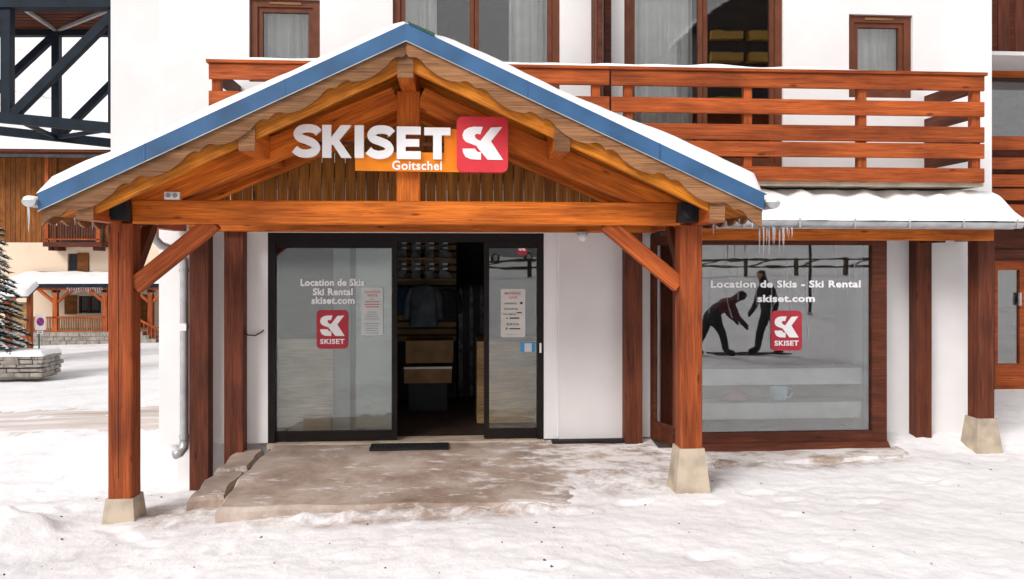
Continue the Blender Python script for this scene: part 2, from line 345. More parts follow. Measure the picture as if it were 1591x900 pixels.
def wall_holes(name, x0, x1, z0, z1, y0, y1, holes, mat, parent):
    xs = sorted({x0, x1} | {h[i] for h in holes for i in (0, 1)}); zs = sorted({z0, z1} | {h[i] for h in holes for i in (2, 3)})
    xs = [x for x in xs if x0 <= x <= x1]; zs = [z for z in zs if z0 <= z <= z1]
    def solid(i, j):
        if i < 0 or j < 0 or i >= len(xs)-1 or j >= len(zs)-1: return False
        cx, cz = (xs[i]+xs[i+1])/2, (zs[j]+zs[j+1])/2
        return not any(h[0] < cx < h[1] and h[2] < cz < h[3] for h in holes)
    b = MB()
    for i in range(len(xs)-1):
        for j in range(len(zs)-1):
            if not solid(i, j): continue
            a, c, d, e = xs[i], xs[i+1], zs[j], zs[j+1]
            b.add([(a,y0,d),(c,y0,d),(c,y0,e),(a,y0,e)], [(0,1,2,3)]); b.add([(a,y1,d),(c,y1,d),(c,y1,e),(a,y1,e)], [(3,2,1,0)])
            if not solid(i-1, j): b.add([(a,y0,d),(a,y1,d),(a,y1,e),(a,y0,e)], [(3,2,1,0)])
            if not solid(i+1, j): b.add([(c,y0,d),(c,y1,d),(c,y1,e),(c,y0,e)], [(0,1,2,3)])
            if not solid(i, j-1): b.add([(a,y0,d),(c,y0,d),(c,y1,d),(a,y1,d)], [(3,2,1,0)])
            if not solid(i, j+1): b.add([(a,y0,e),(c,y0,e),(c,y1,e),(a,y1,e)], [(0,1,2,3)])
    return b.build(name, mat, parent)
def sstep(a, b, x):
    t = max(0, min(1, (x-a)/(b-a))); return t*t*(3-2*t)
# ================================================================== GROUND
def ground_z(x, Y):
    z = -.12 - .18 * sstep(.8, -3.4, x) - .20 * sstep(-2.0, -2.8, x) * sstep(8.0, 9.2, Y)
    if x < -3: z -= .02 * min(-3 - x, 40)
    if Y > 9 and x < 4: z -= .03 * min(Y - 9, 36) * sstep(2, -3, x)
    if Y < 7: z += .045 * min(7 - Y, 60)
    if x > 4.7: z += .13 * sstep(8.5, 9.3, Y) * sstep(4.7, 5.2, x)
    if x > 6: z += .03 * min(x - 6, 4) * sstep(8, 11, Y)
    if Y < -48: z += .30 * min(-48 - Y, 120)
    r = math.hypot(x, Y - 10)
    if r > 85:
        q = r - 85
        z += q * .42 * sstep(0, 60, q) * (1 + .35 * noise.noise(Vector((x * .006, Y * .006, 3.1)))) + 9 * sstep(0, 80, q) * noise.noise(Vector((x * .02, Y * .02, 7)))
    return z
_rf = random.Random(3); PRINTS = {}
for _i in range(15):                                    # trails of boot prints
    _x, _y, _a = _rf.uniform(-5, 6.5), _rf.uniform(4.6, 8.2), _rf.uniform(0, 6.28)
    for _s in range(_rf.randint(4, 9)):
        _a += _rf.uniform(-.15, .15); _x += .62 * math.cos(_a); _y += .62 * math.sin(_a); _o = .11 * (-1) ** _s
        fx, fy = _x - _o * math.sin(_a), _y + _o * math.cos(_a); _p = (fx, fy, math.cos(_a), math.sin(_a), _rf.uniform(.008, .020))
        for gi in range(int(fx // .5) - 1, int(fx // .5) + 2):
            for gj in range(int(fy // .5) - 1, int(fy // .5) + 2): PRINTS.setdefault((gi, gj), []).append(_p)
def prints_z(x, Y):
    z = 0
    for fx, fy, c_, s_, d_ in PRINTS.get((int(x // .5), int(Y // .5)), ()):
        u = ((x - fx) * c_ + (Y - fy) * s_) / .17; v_ = (-(x - fx) * s_ + (Y - fy) * c_) / .075; q = (u * u + v_ * v_) * (1 + .5 * noise.noise(Vector((x * 9, Y * 9, 4))))
        if q < 4: z += -d_ * sstep(1.25, .55, q) + .45 * d_ * math.exp(-((math.sqrt(q) - 1.35) / .22) ** 2)
    return z
def ground_detail(x, Y):
    v = Vector((x, Y, 0)); z = +.035 * noise.noise(v * .9) + .015 * noise.noise(v * 2.7 + Vector((5, 1, 0)))
    if -9 < x < 12 and -2 < Y < 18: z += .020 * noise.noise(v * 5) * max(0, noise.noise(v * 1.1 + Vector((9, 9, 0))) + .3) + .012 * noise.noise(v * 9) + .007 * noise.noise(v * 17)
    z += .20 * math.exp(-(((x + 3.85) / .40) ** 2 + ((Y - 7.1) / .35) ** 2)) * (1 + .6 * noise.noise(v * 4))   # ploughed heap
    z += .045 * math.exp(-((Y - 7.0) / .10) ** 2) * sstep(-2.2, -1.6, x) * sstep(1.6, .8, x) * (1 + noise.noise(v * 5))   # ridge along the slab
    if -7.5 < x < 7.5 and 4 < Y < 9.5: z += prints_z(x, Y)
    return z
def axis(lo, a, b, hi, fine, grow):
    out = []; t = a
    while t < b: out.append(t); t += fine
    s = fine; t = b
    while t < hi: out.append(t); s *= grow; t += s
    out.append(hi); s = fine; t = a
    pre = []
    while t > lo: s *= grow; t -= s; pre.append(max(t, lo))
    return pre[::-1] + out
gx = axis(-700, -7.5, 7.5, 700, .048, 1.10); gy = axis(-700, 4.7, 9.4, 800, .042, 1.10)
b = MB()
for Y in gy:
    for x in gx:
        b.v.append((x, Y, ground_z(x, Y) + ground_detail(x, Y)))
nx = len(gx)
for j in range(len(gy) - 1):
    for i in range(nx - 1): b.f.append((j*nx+i, j*nx+i+1, (j+1)*nx+i+1, (j+1)*nx+i))
b.m = [0] * len(b.f)
g = b.build('ground', 'ground', smooth=True); tag(g, kind='structure')

# road: dirty strip of snow past the left side of the building
b = MB(); k = 0
for i in range(90):
    x = -45 + i * .5
    for j, yy in enumerate((12.6, 13.6, 14.6, 15.6, 16.6)):
        Y = yy + .5 * noise.noise(Vector((x * .3, j, 0))) + (-3 - x) * .05
        b.v.append((x, Y, ground_z(x, Y) + ground_detail(x, Y) + (.012 if 0 < j < 4 else -.03)))
for i in range(89):
    for j in range(4): b.f.append((i*5+j, (i+1)*5+j, (i+1)*5+j+1, i*5+j+1)); b.m.append(0)
tag(b.build('road', 'road', smooth=True), kind='structure')

# porch slab: cracked concrete with a ragged front edge
def slab_top(x, Y): return -.015 - .052 * max(0, 9.2 - Y) + .012 * noise.noise(Vector((x * 1.3, Y * 1.3, 2))) - .085 * sstep(.5, 1.9, x) * sstep(8.55, 8.1, Y)
def ragged(pts, step, amp):
    out = []
    for (x0, y0), (x1, y1) in zip(pts, pts[1:] + pts[:1]):
        n = max(1, int(math.hypot(x1-x0, y1-y0) / step))
        for i in range(n):
            t = i / n; x, y = x0 + (x1-x0) * t, y0 + (y1-y0) * t
            a = amp if y < 9.0 else 0
            out.append((x + a * noise.noise(Vector((x*4, y*4, 0))), y + a * noise.noise(Vector((x*4, y*4, 9)))))
    return out
outline = ragged([(-2.10, 7.18), (2.6, 7.12), (2.75, 8.35), (5.0, 8.42), (5.0, 9.22), (-2.05, 9.22), (-2.12, 8.2)], .09, .05)
import bmesh
bm = bmesh.new()
top = [bm.verts.new((x + (.03 if x < 0 else -.03), y + (.035 if y < 8 else 0), slab_top(x, y))) for x, y in outline]
mid = [bm.verts.new((x, y, slab_top(x, y) - .035)) for x, y in outline]
bot = [bm.verts.new((x, y, -.7)) for x, y in outline]
f = bm.faces.new(top)
n = len(outline)
for i in range(n):
    j = (i+1) % n
    bm.faces.new((mid[i], mid[j], top[j], top[i])); bm.faces.new((bot[i], bot[j], mid[j], mid[i]))
bmesh.ops.triangulate(bm, faces=[f])
bmesh.ops.recalc_face_normals(bm, faces=bm.faces)
me = bpy.data.meshes.new('porch_slab'); bm.to_mesh(me); bm.free()
slab = tag(link('porch_slab', me, 'slab'), kind='structure')
# broken strip along the slab's left side: separate chunks
for k, (x0, y0, x1, y1, dz) in enumerate([(-2.50, 7.62, -2.16, 8.42, -.055), (-2.47, 8.44, -2.145, 9.15, -.035)]):
    b = MB(); pts = ragged([(x0, y0), (x1, y0 + .03), (x1, y1), (x0 + .04, y1)], .07, .07)
    c = (sum(p[0] for p in pts) / len(pts), sum(p[1] for p in pts) / len(pts))
    nn = len(pts)
    b.v = [(x, y, -.7) for x, y in pts] + [(x, y, slab_top(x, y) + dz - .04) for x, y in pts] + [(c[0] + (x-c[0])*.88, c[1] + (y-c[1])*.9, slab_top(x, y) + dz) for x, y in pts]
    for q in range(2):
        for i in range(nn): b.f.append((q*nn+i, q*nn+(i+1) % nn, (q+1)*nn+(i+1) % nn, (q+1)*nn+i)); b.m.append(0)
    b.f.append(tuple(2*nn+i for i in range(nn))); b.m.append(0)
    b.build('concrete_chunk', 'slab', slab)

# grit trodden into the snow (uncountable)
b = MB()
for i in range(190):
    Y = random.uniform(5.0, 8.9); x = random.uniform(-.62, .78) * Y + .3
    if -2.2 < x < 1.4 and Y > 6.9: continue
    z = ground_z(x, Y) + ground_detail(x, Y); s = random.choice((.006, .008, .011, .018)); a = random.random() * 3
    b.add([(x - s*math.cos(a), Y - s*math.sin(a), z - .003), (x + s*1.4*math.sin(a), Y - s, z - .002), (x + s, Y + s*.8, z - .003), (x, Y, z + s*.5)], [(0, 1, 3), (1, 2, 3), (2, 0, 3)])
tag(b.build('grit', 'dirt'), 'dark grit scattered over the trodden snow', 'grit', kind='stuff')

# ================================================================== MAIN BUILDING
WY = 9.20; UY = 9.40
bld = thing('shop_building', (1.5, 10.5, -.3), 'white plastered building with ski shop on its ground floor', 'building')
XL, XR = PX(247, WY), PX(1541, UY)
DX0, DX1 = PX(416, WY), PX(845, WY)
DZ1 = PZ(600, 362, WY)
BAYL, BAYR = PX(1011, WY), PX(1378, 8.75)
# ground floor walls (opening for the doors and for the bay)
wall_holes('wall', XL, PX(1536, WY), .0, 2.86, WY, WY + .25, [(DX0, DX1, 0, DZ1), (BAYL, BAYR - .04, 0, 2.36)], 'plaster', bld)
b = MB().box(XL + .16, DX0 - .01, WY + .10, WY + .24, -1.2, -.003); b.build('foundation', 'plaster', bld)
b = MB().box(PX(868, WY), PX(972, WY), WY - .018, WY - .002, PZ(900, 686, WY), 2.4); b.build('wall_panel', 'plaster2', bld)
b = MB().tube([(PX(867, WY), WY - .012, .02), (PX(867, WY), WY - .012, 2.4)], .012); b.build('conduit', 'plaster', bld)
b = MB().box(PX(856, WY), PX(982, WY), WY - .15, WY - .03, -.06, .002); b.build('dark_gap_strip', 'rubber', bld)  # solid black strip, its colour stands in for shade in the gap below the panel
# upper wall with window openings
def rect(px0, px1, py0, py1, Y=UY): 
    pm = (px0 + px1) / 2
    return [PX(px0, Y), PX(px1, Y), PZ(pm, py1, Y), PZ(pm, py0, Y)]
W = {'small_l': rect(387, 497, -2, 128), 'big': rect(610, 870, -60, 195), 'french': rect(970, 1217, -40, 262), 'small_r': rect(1319, 1418, 23, 152)}
wall_holes('upper_wall', PX(247, UY), XR, 2.86, 6.4, UY, UY + .3, list(W.values()), 'plaster', bld)
b = MB().box(PX(172, 10.3), PX(250, 10.3), 10.3, 12.5, 2.75, 6.4); b.build('set_back_wall', 'plaster2', bld)
b = MB().box(XR - .3, XR, UY + .3, 14, -.3, 6.4); b.build('side_wall', 'plaster', bld)
b = MB().box(XL, XL + .25, WY + .25, 14, -1.2, 6.4); b.build('side_wall', 'plaster', bld)
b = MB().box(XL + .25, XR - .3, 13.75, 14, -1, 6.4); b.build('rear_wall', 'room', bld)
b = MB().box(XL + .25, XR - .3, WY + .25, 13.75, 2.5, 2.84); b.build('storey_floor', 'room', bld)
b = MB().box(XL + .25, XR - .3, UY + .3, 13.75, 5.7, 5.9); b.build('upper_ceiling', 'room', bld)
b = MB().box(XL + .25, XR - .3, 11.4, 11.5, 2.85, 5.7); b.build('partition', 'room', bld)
b = MB().box(XL, XR, UY, 14, 6.4, 6.6); b.build('top_slab', 'plaster', bld)

def window(name, r, splits, parent, curtain=None, depth=.10, fw=.085, vent=False):
    x0, x1, z0, z1 = r; Y = UY + depth
    wdw = MB()
    wdw.box(x0, x0 + fw, Y - .06, Y + .04, z0, z1).box(x1 - fw, x1, Y - .06, Y + .04, z0, z1)
    wdw.box(x0 + fw, x1 - fw, Y - .058, Y + .038, z1 - fw, z1).box(x0 + fw, x1 - fw, Y - .058, Y + .038, z0, z0 + fw)
    wo = wdw.build(name, 'brown', parent)
    edges = [x0 + fw] + [x0 + (x1-x0) * s for s in splits] + [x1 - fw]
    for i, (a, c) in enumerate(zip(edges, edges[1:])):
        s = MB(); q = .055
        s.box(a + .004, a + q, Y - .04, Y + .02, z0 + fw, z1 - fw).box(c - q, c - .004, Y - .04, Y + .02, z0 + fw, z1 - fw)
        s.box(a + q, c - q, Y - .038, Y + .018, z1 - fw - q, z1 - fw).box(a + q, c - q, Y - .038, Y + .018, z0 + fw, z0 + fw + q)
        s.build('sash', 'brown', wo)
        MB().box(a + q, c - q, Y - .008, Y - .002, z0 + fw + q, z1 - fw - q).build('pane', 'glass', wo)
    if vent: MB().box(x0 + .22, x1 - .22, Y - .068, Y - .0585, z1 - .055, z1 - .03).build('vent', 'weather', wo)
    for (c0, c1) in curtain or []:
        cb = MB(); n = 60; xa, xb = x0 + (x1-x0) * c0, x0 + (x1-x0) * c1
        for i in range(n + 1):
            t = i / n; xx = xa + (xb-xa) * t; yy = Y + .16 + .035 * math.sin(t * (xb-xa) * 55 + 2 * math.sin(t * 9)) 
            cb.v += [(xx, yy, z0 + .06), (xx + .01 * math.sin(t * 31), yy, z1 - .05)]
        for i in range(n): cb.f.append((2*i, 2*i+2, 2*i+3, 2*i+1)); cb.m.append(0)
        cb.build('curtain', 'curtain', wo, smooth=True)
    return wo
window('window', W['small_l'], [], bld, [(.12, .9)], vent=True)
window('window', W['big'], [.485], bld, [(.04, .26), (.70, .97)])
window('window', W['french'], [.5], bld, [(.05, .47)])
window('window', W['small_r'], [], bld, [(.1, .9)], vent=True)
# open shutter standing off the wall between the two large windows
sh = MB().box(PX(919, UY), PX(919, UY) + .05, 8.95, UY - .01, 2.98, 5.6); so_ = sh.build('shutter', 'darkred', bld)
for k in range(3): MB().box(PX(919, UY) - .012, PX(919, UY) - .001, 9.0 + .13 * k, 9.09 + .13 * k, 3.02, 5.55).build('shutter_board', 'darkred', so_)
sh = MB().box(PX(938, UY), PX(948, UY), UY - .07, UY - .003, 2.98, 5.6); sh.build('shutter_frame', 'darkred', bld)
# posts against the ground floor wall
for p0, p1, zb in ((293, 323, -.75), (347, 377, -.6), (972, 999, -.05)):
    x = (PX(p0, 9.0) + PX(p1, 9.0)) / 2; beam('wall_post', (x, WY - .095, zb), (x, WY - .095, 2.38), PX(p1, 9.0) - PX(p0, 9.0), .17, 'darkred', bld, up=(0, 1, 0))
xw = PX(1431, 9.1); beam('wall_post', (xw, WY - .085, -.1), (xw, WY - .085, 2.34), .19, .16, 'darkred', bld, up=(0, 1, 0))

# --- sliding shop doors
dr = MB(); y0, y1 = WY + .0, WY + .16
dr.box(DX0 + .002, PX(427, WY), y0, y1, -.0, DZ1 - .002).box(PX(835, WY), DX1 - .002, y0, y1, 0, DZ1 - .002)
dr.box(PX(427, WY), PX(835, WY), y0 + .002, y1 - .002, PZ(600, 376, WY), DZ1 - .003)
door = dr.build('door_frame', 'doorframe', bld)
def leaf(px0, px1, Y, lab, name='sliding_door', zt=None):
    x0, x1 = PX(px0, Y), PX(px1, Y); z0 = .012; z1 = zt or PZ(600, 374, WY); q = .06
    s = MB().box(x0, x0 + q, Y, Y + .05, z0, z1).box(x1 - q, x1, Y, Y + .05, z0, z1)
    s.box(x0 + q, x1 - q, Y + .002, Y + .048, z1 - .085, z1).box(x0 + q, x1 - q, Y + .002, Y + .048, z0, z0 + .105)
    lf = s.build(name, 'doorframe'); tag(lf, lab, 'door', 'sliding glass shop doors')
    return lf, x0 + q, x1 - q, z0 + .105, z1 - .085
L1, a, c, z0, z1 = leaf(419, 617, WY + .03, 'wide glass sliding door with white ski rental lettering, left of the entrance'); MB().box(a, c, WY + .05, WY + .058, z0, z1).build('pane', 'doorglass', L1)
L2, a2, c2, z0, z1 = leaf(752, 843, WY + .03, 'narrow glass sliding door with brand list poster, right of the entrance'); MB().box(a2, c2, WY + .05, WY + .058, z0, z1).build('pane', 'doorglass', L2)
L3, a3, c3, z0, z1 = leaf(544, 616, WY + .095, 'slid-back glass leaf behind the wide lettered door'); MB().box(a3, c3, WY + .115, WY + .123, z0, z1).build('pane', 'doorglass', L3)
MB().box(PX(838, WY), PX(841, WY), WY - .02, WY - .001, PZ(838, 548, WY), PZ(838, 533, WY)).build('lock', 'white', door)
MB().box(DX0, DX1, WY - .05, WY + .26, -.06, -.004).build('threshold', 'concrete', bld)
# lettering and stickers on the door glass
SY = WY + .0465
def tline(body, px0, px1, pyb, Y, mat, par, cap=None, bold=.014, name='lettering'):
    pm = (px0 + px1) / 2
    return text(name, body, PX(px0, Y), PX(px1, Y), PZ(pm, pyb, Y), Y, mat, par, height=cap and cap * Y / FPX, bold=bold)
tline('Location de Skis', 467, 566, 444, SY, 'letter', L1, 10.5, .034)
tline('Ski Rental', 486, 548, 458.5, SY, 'letter', L1, 10.5, .034)
tline('skiset.com', 484, 551, 472, SY, 'letter', L1, 10.5, .034)
def rrect(x0, x1, z0, z1, r, n=5):
    out = []
    for cx, cz, a0 in ((x1-r, z1-r, 0), (x0+r, z1-r, 90), (x0+r, z0+r, 180), (x1-r, z0+r, 270)):
        for i in range(n + 1):
            a = R(a0 + 90 * i / n); out.append((cx + r * math.cos(a), cz + r * math.sin(a)))
    return out[::-1]
def spline(pts, k=6):
    out = []; p = [Vector(q) for q in pts]
    for i in range(len(p) - 1):
        p0, p1, p2, p3 = p[max(i-1, 0)], p[i], p[i+1], p[min(i+2, len(p)-1)]
        for j in range(k):
            t = j / k
            out.append(.5 * ((2*p1) + (p2-p0)*t + (2*p0-5*p1+4*p2-p3)*t*t + (3*p1-p0-3*p2+p3)*t**3))
    out.append(p[-1]); return out
def ribbon(pts, wd):
    L_, R_ = [], []
    for i, p in enumerate(pts):
        t = (pts[min(i+1, len(pts)-1)] - pts[max(i-1, 0)]).normalized(); nrm = Vector((-t.y, t.x)) * wd / 2
        L_.append(p + nrm); R_.append(p - nrm)
    return L_, R_
def glyph_mesh(b, ch, x0, x1, z0, z1, y0, y1, mi=0):
    """heavy sans capital drawn as solid shapes"""
    w_, h_ = x1 - x0, z1 - z0; st = .27 * h_
    def poly(pts): b.prism_y([(x0 + u * w_, z0 + v * h_) for u, v in pts][::-1], y0, y1, mi)
    sw = st / w_; sh_ = .24
    if ch == 'I': poly([(0,0),(1,0),(1,1),(0,1)])
    elif ch == 'E':
        poly([(0,0),(sw,0),(sw,1),(0,1)]); 
        for v0, v1, e in ((0, sh_, 1), (.5-sh_*.48, .5+sh_*.48, .94), (1-sh_, 1, 1)): poly([(sw,v0),(e,v0),(e,v1),(sw,v1)])
    elif ch == 'T': poly([(0,1-sh_),(1,1-sh_),(1,1),(0,1)]); poly([(.5-sw/2,0),(.5+sw/2,0),(.5+sw/2,1-sh_),(.5-sw/2,1-sh_)])
    elif ch == 'K':
        poly([(0,0),(sw,0),(sw,1),(0,1)])
        poly([(sw,.40),(sw,.62),(.64,1),(1,1),(.58,.54),(1,0),(.65,0),(sw+.06,.40)][::1])
    elif ch == 'S':
        c = [(.93,.76),(.80,.85),(.56,.885),(.30,.85),(.17,.72),(.24,.60),(.50,.52),(.74,.43),(.84,.29),(.72,.16),(.46,.115),(.22,.15),(.05,.25)]
        pts = [Vector((x0 + u * w_, z0 + v * h_)) for u, v in spline(c)] if False else [Vector((x0 + q.x * w_, z0 + q.y * h_)) for q in spline(c)]
        l, r = ribbon(pts, h_ * .245)
        k = len(b.v); n = len(l)
        b.v += [(q.x, y0, q.y) for q in l] + [(q.x, y0, q.y) for q in r] + [(q.x, y1, q.y) for q in l] + [(q.x, y1, q.y) for q in r]
        fs = []
        for i in range(n - 1):
            fs += [(k+i, k+i+1, k+n+i+1, k+n+i), (k+2*n+i+1, k+2*n+i, k+3*n+i, k+3*n+i+1), (k+i+1, k+i, k+2*n+i, k+2*n+i+1), (k+n+i, k+n+i+1, k+3*n+i+1, k+3*n+i)]
        fs += [(k, k+n, k+3*n, k+2*n), (k+2*n-1, k+n-1, k+3*n-1, k+4*n-1)]
        b.f += fs; b.m += [mi] * len(fs)
def logo_mesh(b, x0, x1, z0, z1, y0, y1):
    """the SK emblem: an S whose waist runs into the leg of a K"""
    w_, h_ = x1 - x0, z1 - z0
    cnt = [0]
    def poly(pts):
        cnt[0] += 1; b.prism_y([(x0 + u * w_, z1 - v * h_) for u, v in pts], y0 - .0004 * cnt[0], y1 - .0004 * cnt[0])
    poly([(.50,.0),(.44,.23),(.36,.21),(.30,.25),(.31,.33),(.36,.38),(.58,.52),(.62,.60),(.60,.66),(.56,.68),(.08,.46),(.015,.36),(.0,.25),(.04,.12),(.14,.035),(.28,.0)])
    poly([(.0,.67),(.30,.665),(.335,.72),(.37,.765),(.455,.775),(.455,1),(.20,.985),(.07,.91),(.02,.80)])
    poly([(.70,.02),(.98,.0),(.70,.44),(1.0,1.0),(.62,1.0),(.36,.62),(.36,.38),(.43,.44)])
def sticker(px0, px1, py0, py1, Y, par, word=True):
    pm = (px0+px1)/2; x0, x1, zt, zb = PX(px0, Y), PX(px1, Y), PZ(pm, py0, Y), PZ(pm, py1, Y)
    b = MB().prism_y(rrect(x0, x1, zb, zt, (x1-x0) * .13), Y - .001, Y + .002); st = b.build('logo_sticker', 'stickred', par)
    lw, lh = x1 - x0, zt - zb
    b = MB(); logo_mesh(b, x0 + lw*.11, x0 + lw*.89, zb + lh*.33, zt - lh*.14, Y - .003, Y - .0012); b.build('emblem', 'letter', st)
    if word: text('lettering', 'SKISET', x0 + lw*.11, x1 - lw*.11, zb + lh*.13, Y - .002, 'letter', st, height=lh*.125, bold=.03)
sticker(492, 541, 482, 542, SY - .002, L1)
def poster(px0, px1, py0, py1, Y, par, lines, mat='paper'):
    pm = (px0+px1)/2; x0, x1, zt, zb = PX(px0, Y), PX(px1, Y), PZ(pm, py0, Y), PZ(pm, py1, Y)
    p = MB().prism_y(rrect(x0, x1, zb, zt, .015), Y - .001, Y + .001).build('poster', mat, par)
    for body, u0, u1, v, cap, mk in lines:
        text('lettering', body, x0 + (x1-x0)*u0, x0 + (x1-x0)*u1, zt - (zt-zb)*v, Y - .0025, mk, p, height=cap*(zt-zb), bold=.015, depth=.0015)
    return p
def poster_bars(p, px0, px1, Y, bars):                   # lines of print too small to read
    for u0, u1, py, hpx, mk in bars:
        pm = (px0 + px1) / 2; x0, x1 = PX(px0, Y), PX(px1, Y); z = PZ(pm, py, Y); hh = hpx * Y / FPX / 2
        MB().box(x0 + (x1-x0)*u0, x0 + (x1-x0)*u1, Y - .0025, Y - .0012, z - hh, z + hh).build('print_line', mk, p)
pa = poster(561, 595, 447, 521, SY - .002, L1, [('LOCATION', .16, .86, .115, .05, 'redink'), ('VENTE', .28, .74, .19, .05, 'redink')], 'paper_t')
poster_bars(pa, 561, 595, SY - .002, [(.38, .56, 465, .8, 'redink'), (.18, .84, 469, 1.3, 'redink'), (.16, .86, 473, 1.3, 'redink'), (.20, .82, 477, 1.3, 'redink')] +
    [(.5 - h_, .5 + h_, 485 + 3.6 * k, .9, 'grey') for k, h_ in enumerate((.2, .27, .28, .34, 0.001, .35, .30, .30, .28, .32))])
pb = poster(778, 816, 449, 524, SY - .002, L2, [('MAT\u00c9RIEL', .16, .84, .115, .06, 'redink'), ('LOU\u00c9', .34, .67, .20, .06, 'redink'), ('ROSSIGNOL', .16, .66, .32, .035, 'ink'), ('DYNASTAR', .14, .70, .435, .035, 'ink'), ('SALOMON', .10, .62, .54, .03, 'ink'), ('BURTON', .25, .74, .755, .045, 'ink')])
poster_bars(pb, 778, 816, SY - .002, [(.66, .86, 486, 1.6, 'ink'), (.36, .76, 494.5, 2, 'ink'), (.34, .80, 511, 1.8, 'ink'), (.2, .72, 520, .5, 'grey')])
for px, py, r_ in ((810, 471, .016), (787.5, 494.5, .009)): MB().prism_y([(PX(px, SY) + r_ * math.cos(-a * .52), PZ(px, py, SY) + r_ * math.sin(-a * .52)) for a in range(12)], SY - .0045, SY - .0032).build('brand_mark', 'ink', pb)
MB().prism_y([(PX(785, SY), PZ(786, 513, SY)), (PX(787, SY), PZ(786, 508, SY)), (PX(789, SY), PZ(786, 513, SY)), (PX(787, SY), PZ(786, 511.5, SY))], SY - .0045, SY - .0032).build('brand_mark', 'ink', pb)
MB().box(PX(809, SY), PX(831, SY), SY - .004, SY - .001, PZ(820, 547, SY), PZ(820, 532, SY)).build('sticker', 'stickblue', L2)
MB().box(PX(815, SY), PX(826, SY), SY - .006, SY - .0042, PZ(820, 546.5, SY), PZ(820, 533.5, SY)).build('sticker', 'paper', L2)
sticker(804, 819, 377, 396, SY - .002, L2, False)

# --- display bay window
by = 8.75; bx0 = 2.47; bx1 = BAYR; zt = 2.33
bf = MB()
bf.prism_z([(bx0 - .03, by + .0), (bx0 + .06, by), (bx0 + .06, by + .09), (bx0 - .0, by + .09)], .0, zt)
bf.box(bx1 - .17, bx1, by, by + .1, .0, zt)
bf.box(bx0 + .06, bx1 - .17, by + .004, by + .096, .0, .13).box(bx0 + .06, bx1 - .17, by + .004, by + .096, zt - .1, zt)
bay = tag(bf.build('display_window', 'darkred'), 'wooden bay display window with white ski rental lettering and red logo', 'shop window')
MB().frustum(bx0 - .05, bx1 + .03, by - .09, by + .05, -.12, bx0 - .02, bx1 + .004, by - .012, by + .05, .015).build('sill', 'darkred', bay)
MB().box(bx0 + .06, bx1 - .17, by + .04, by + .05, .13, zt - .1).build('pane', 'shopglass', bay)
# slanted side light of the bay
q0, q1 = Vector((BAYL + .02, WY, 0)), Vector((bx0 - .03, by + .02, 0)); dq = (q1 - q0).normalized(); nq = Vector((dq.y, -dq.x, 0)) * .03
def sideprism(t0, t1, z0, z1, th=1.0):
    A, B = q0.lerp(q1, t0), q0.lerp(q1, t1); n_ = nq * th
    return MB().prism_z([(A.x - n_.x, A.y - n_.y), (B.x - n_.x, B.y - n_.y), (B.x + n_.x, B.y + n_.y), (A.x + n_.x, A.y + n_.y)], z0, z1)
sideprism(0, .16, 0, zt).build('jamb', 'darkred', bay); sideprism(.16, 1, 0, .2).build('bottom_rail', 'darkred', bay); sideprism(.16, 1, zt - .1, zt).build('top_rail', 'darkred', bay)
sideprism(.16, 1, .2, zt - .1, .15).build('pane', 'shopglass', bay)
MB().box(bx1 - .05, bx1 - .003, by + .1, WY, 0, zt).build('return_panel', 'darkred', bay)
MB().box(bx0 - .2, bx1 - .003, by + .02, WY + .3, zt, zt + .04).build('bay_top', 'room', bay)
MB().box(BAYL, bx1 - .01, by + .1, 10.4, -.05, .0).build('bay_floor', 'roomfloor', bay)
GY = by + .034
tline('Location de Skis - Ski Rental', 1104, 1337, 446.5, GY, 'letter', bay, 11, .034)
tline('skiset.com', 1177, 1266, 469, GY, 'letter', bay, 11, .034)
sticker(1198, 1246, 483, 545, GY - .002, bay)
# frozen drips running down the outside of the pane
for k in range(17):
    px = random.uniform(1098, 1345); y0_ = random.uniform(385, 450); y1_ = y0_ + random.uniform(30, 110); sw = random.choice((-1, 1)) * random.uniform(0, 12)
    pts = [(PX(px + sw * t * t, GY), GY + .002, PZ(px, y0_ + (y1_-y0_) * t, GY)) for t in (0, .25, .5, .75, 1)]
    MB().tube(pts, [.0015, .002, .002, .002, .003], 4).build('frozen_drip', 'ice', bay)
# what stands in the bay
for py0, py1 in ((573, 598), (626, 651)):
    s = MB().box(bx0 + .0, PX(1338, 8.97), 8.97, 9.0, PZ(1200, py1, 8.97), PZ(1200, py0, 8.97)).box(bx0, PX(1338, 8.97), 9.0002, 9.3, PZ(1200, py0, 8.97) - .03, PZ(1200, py0, 8.97) - .002)
    s = s.build('display_shelf', 'mint'); tag(s, 'pale display shelf in the bay window, ' + ('upper of the two' if py0 < 600 else 'lower of the two'), 'shelf', 'pale display shelves in the bay window')
b = MB(); cx, cz = PX(1211, 9.1), PZ(1211, 626, 8.97)
prof = [(.0, 0), (.06, 0), (.085, .02), (.10, .09), (.105, .18), (.098, .18), (.09, .09), (.0, .03)]
n = 20
for r_, z_ in prof: 
    for i in range(n): b.v.append((cx + r_ * math.cos(2*math.pi*i/n), 9.12 + r_ * math.sin(2*math.pi*i/n), cz + z_))
for j in range(len(prof)-1):
    for i in range(n): b.f.append((j*n+i, j*n+(i+1) % n, (j+1)*n+(i+1) % n, (j+1)*n+i)); b.m.append(0)
mg = thing('mug', (cx, 9.12, cz), 'pale blue mug on the lower shelf of the bay window', 'mug'); b.build('cup', 'mug', mg, smooth=True)
MB().tube([(cx + .10, 9.12, cz + .15), (cx + .15, 9.12, cz + .14), (cx + .165, 9.12, cz + .09), (cx + .14, 9.12, cz + .045), (cx + .09, 9.12, cz + .035)], .012).build('handle', 'mug', mg, smooth=True)
b = MB(); 
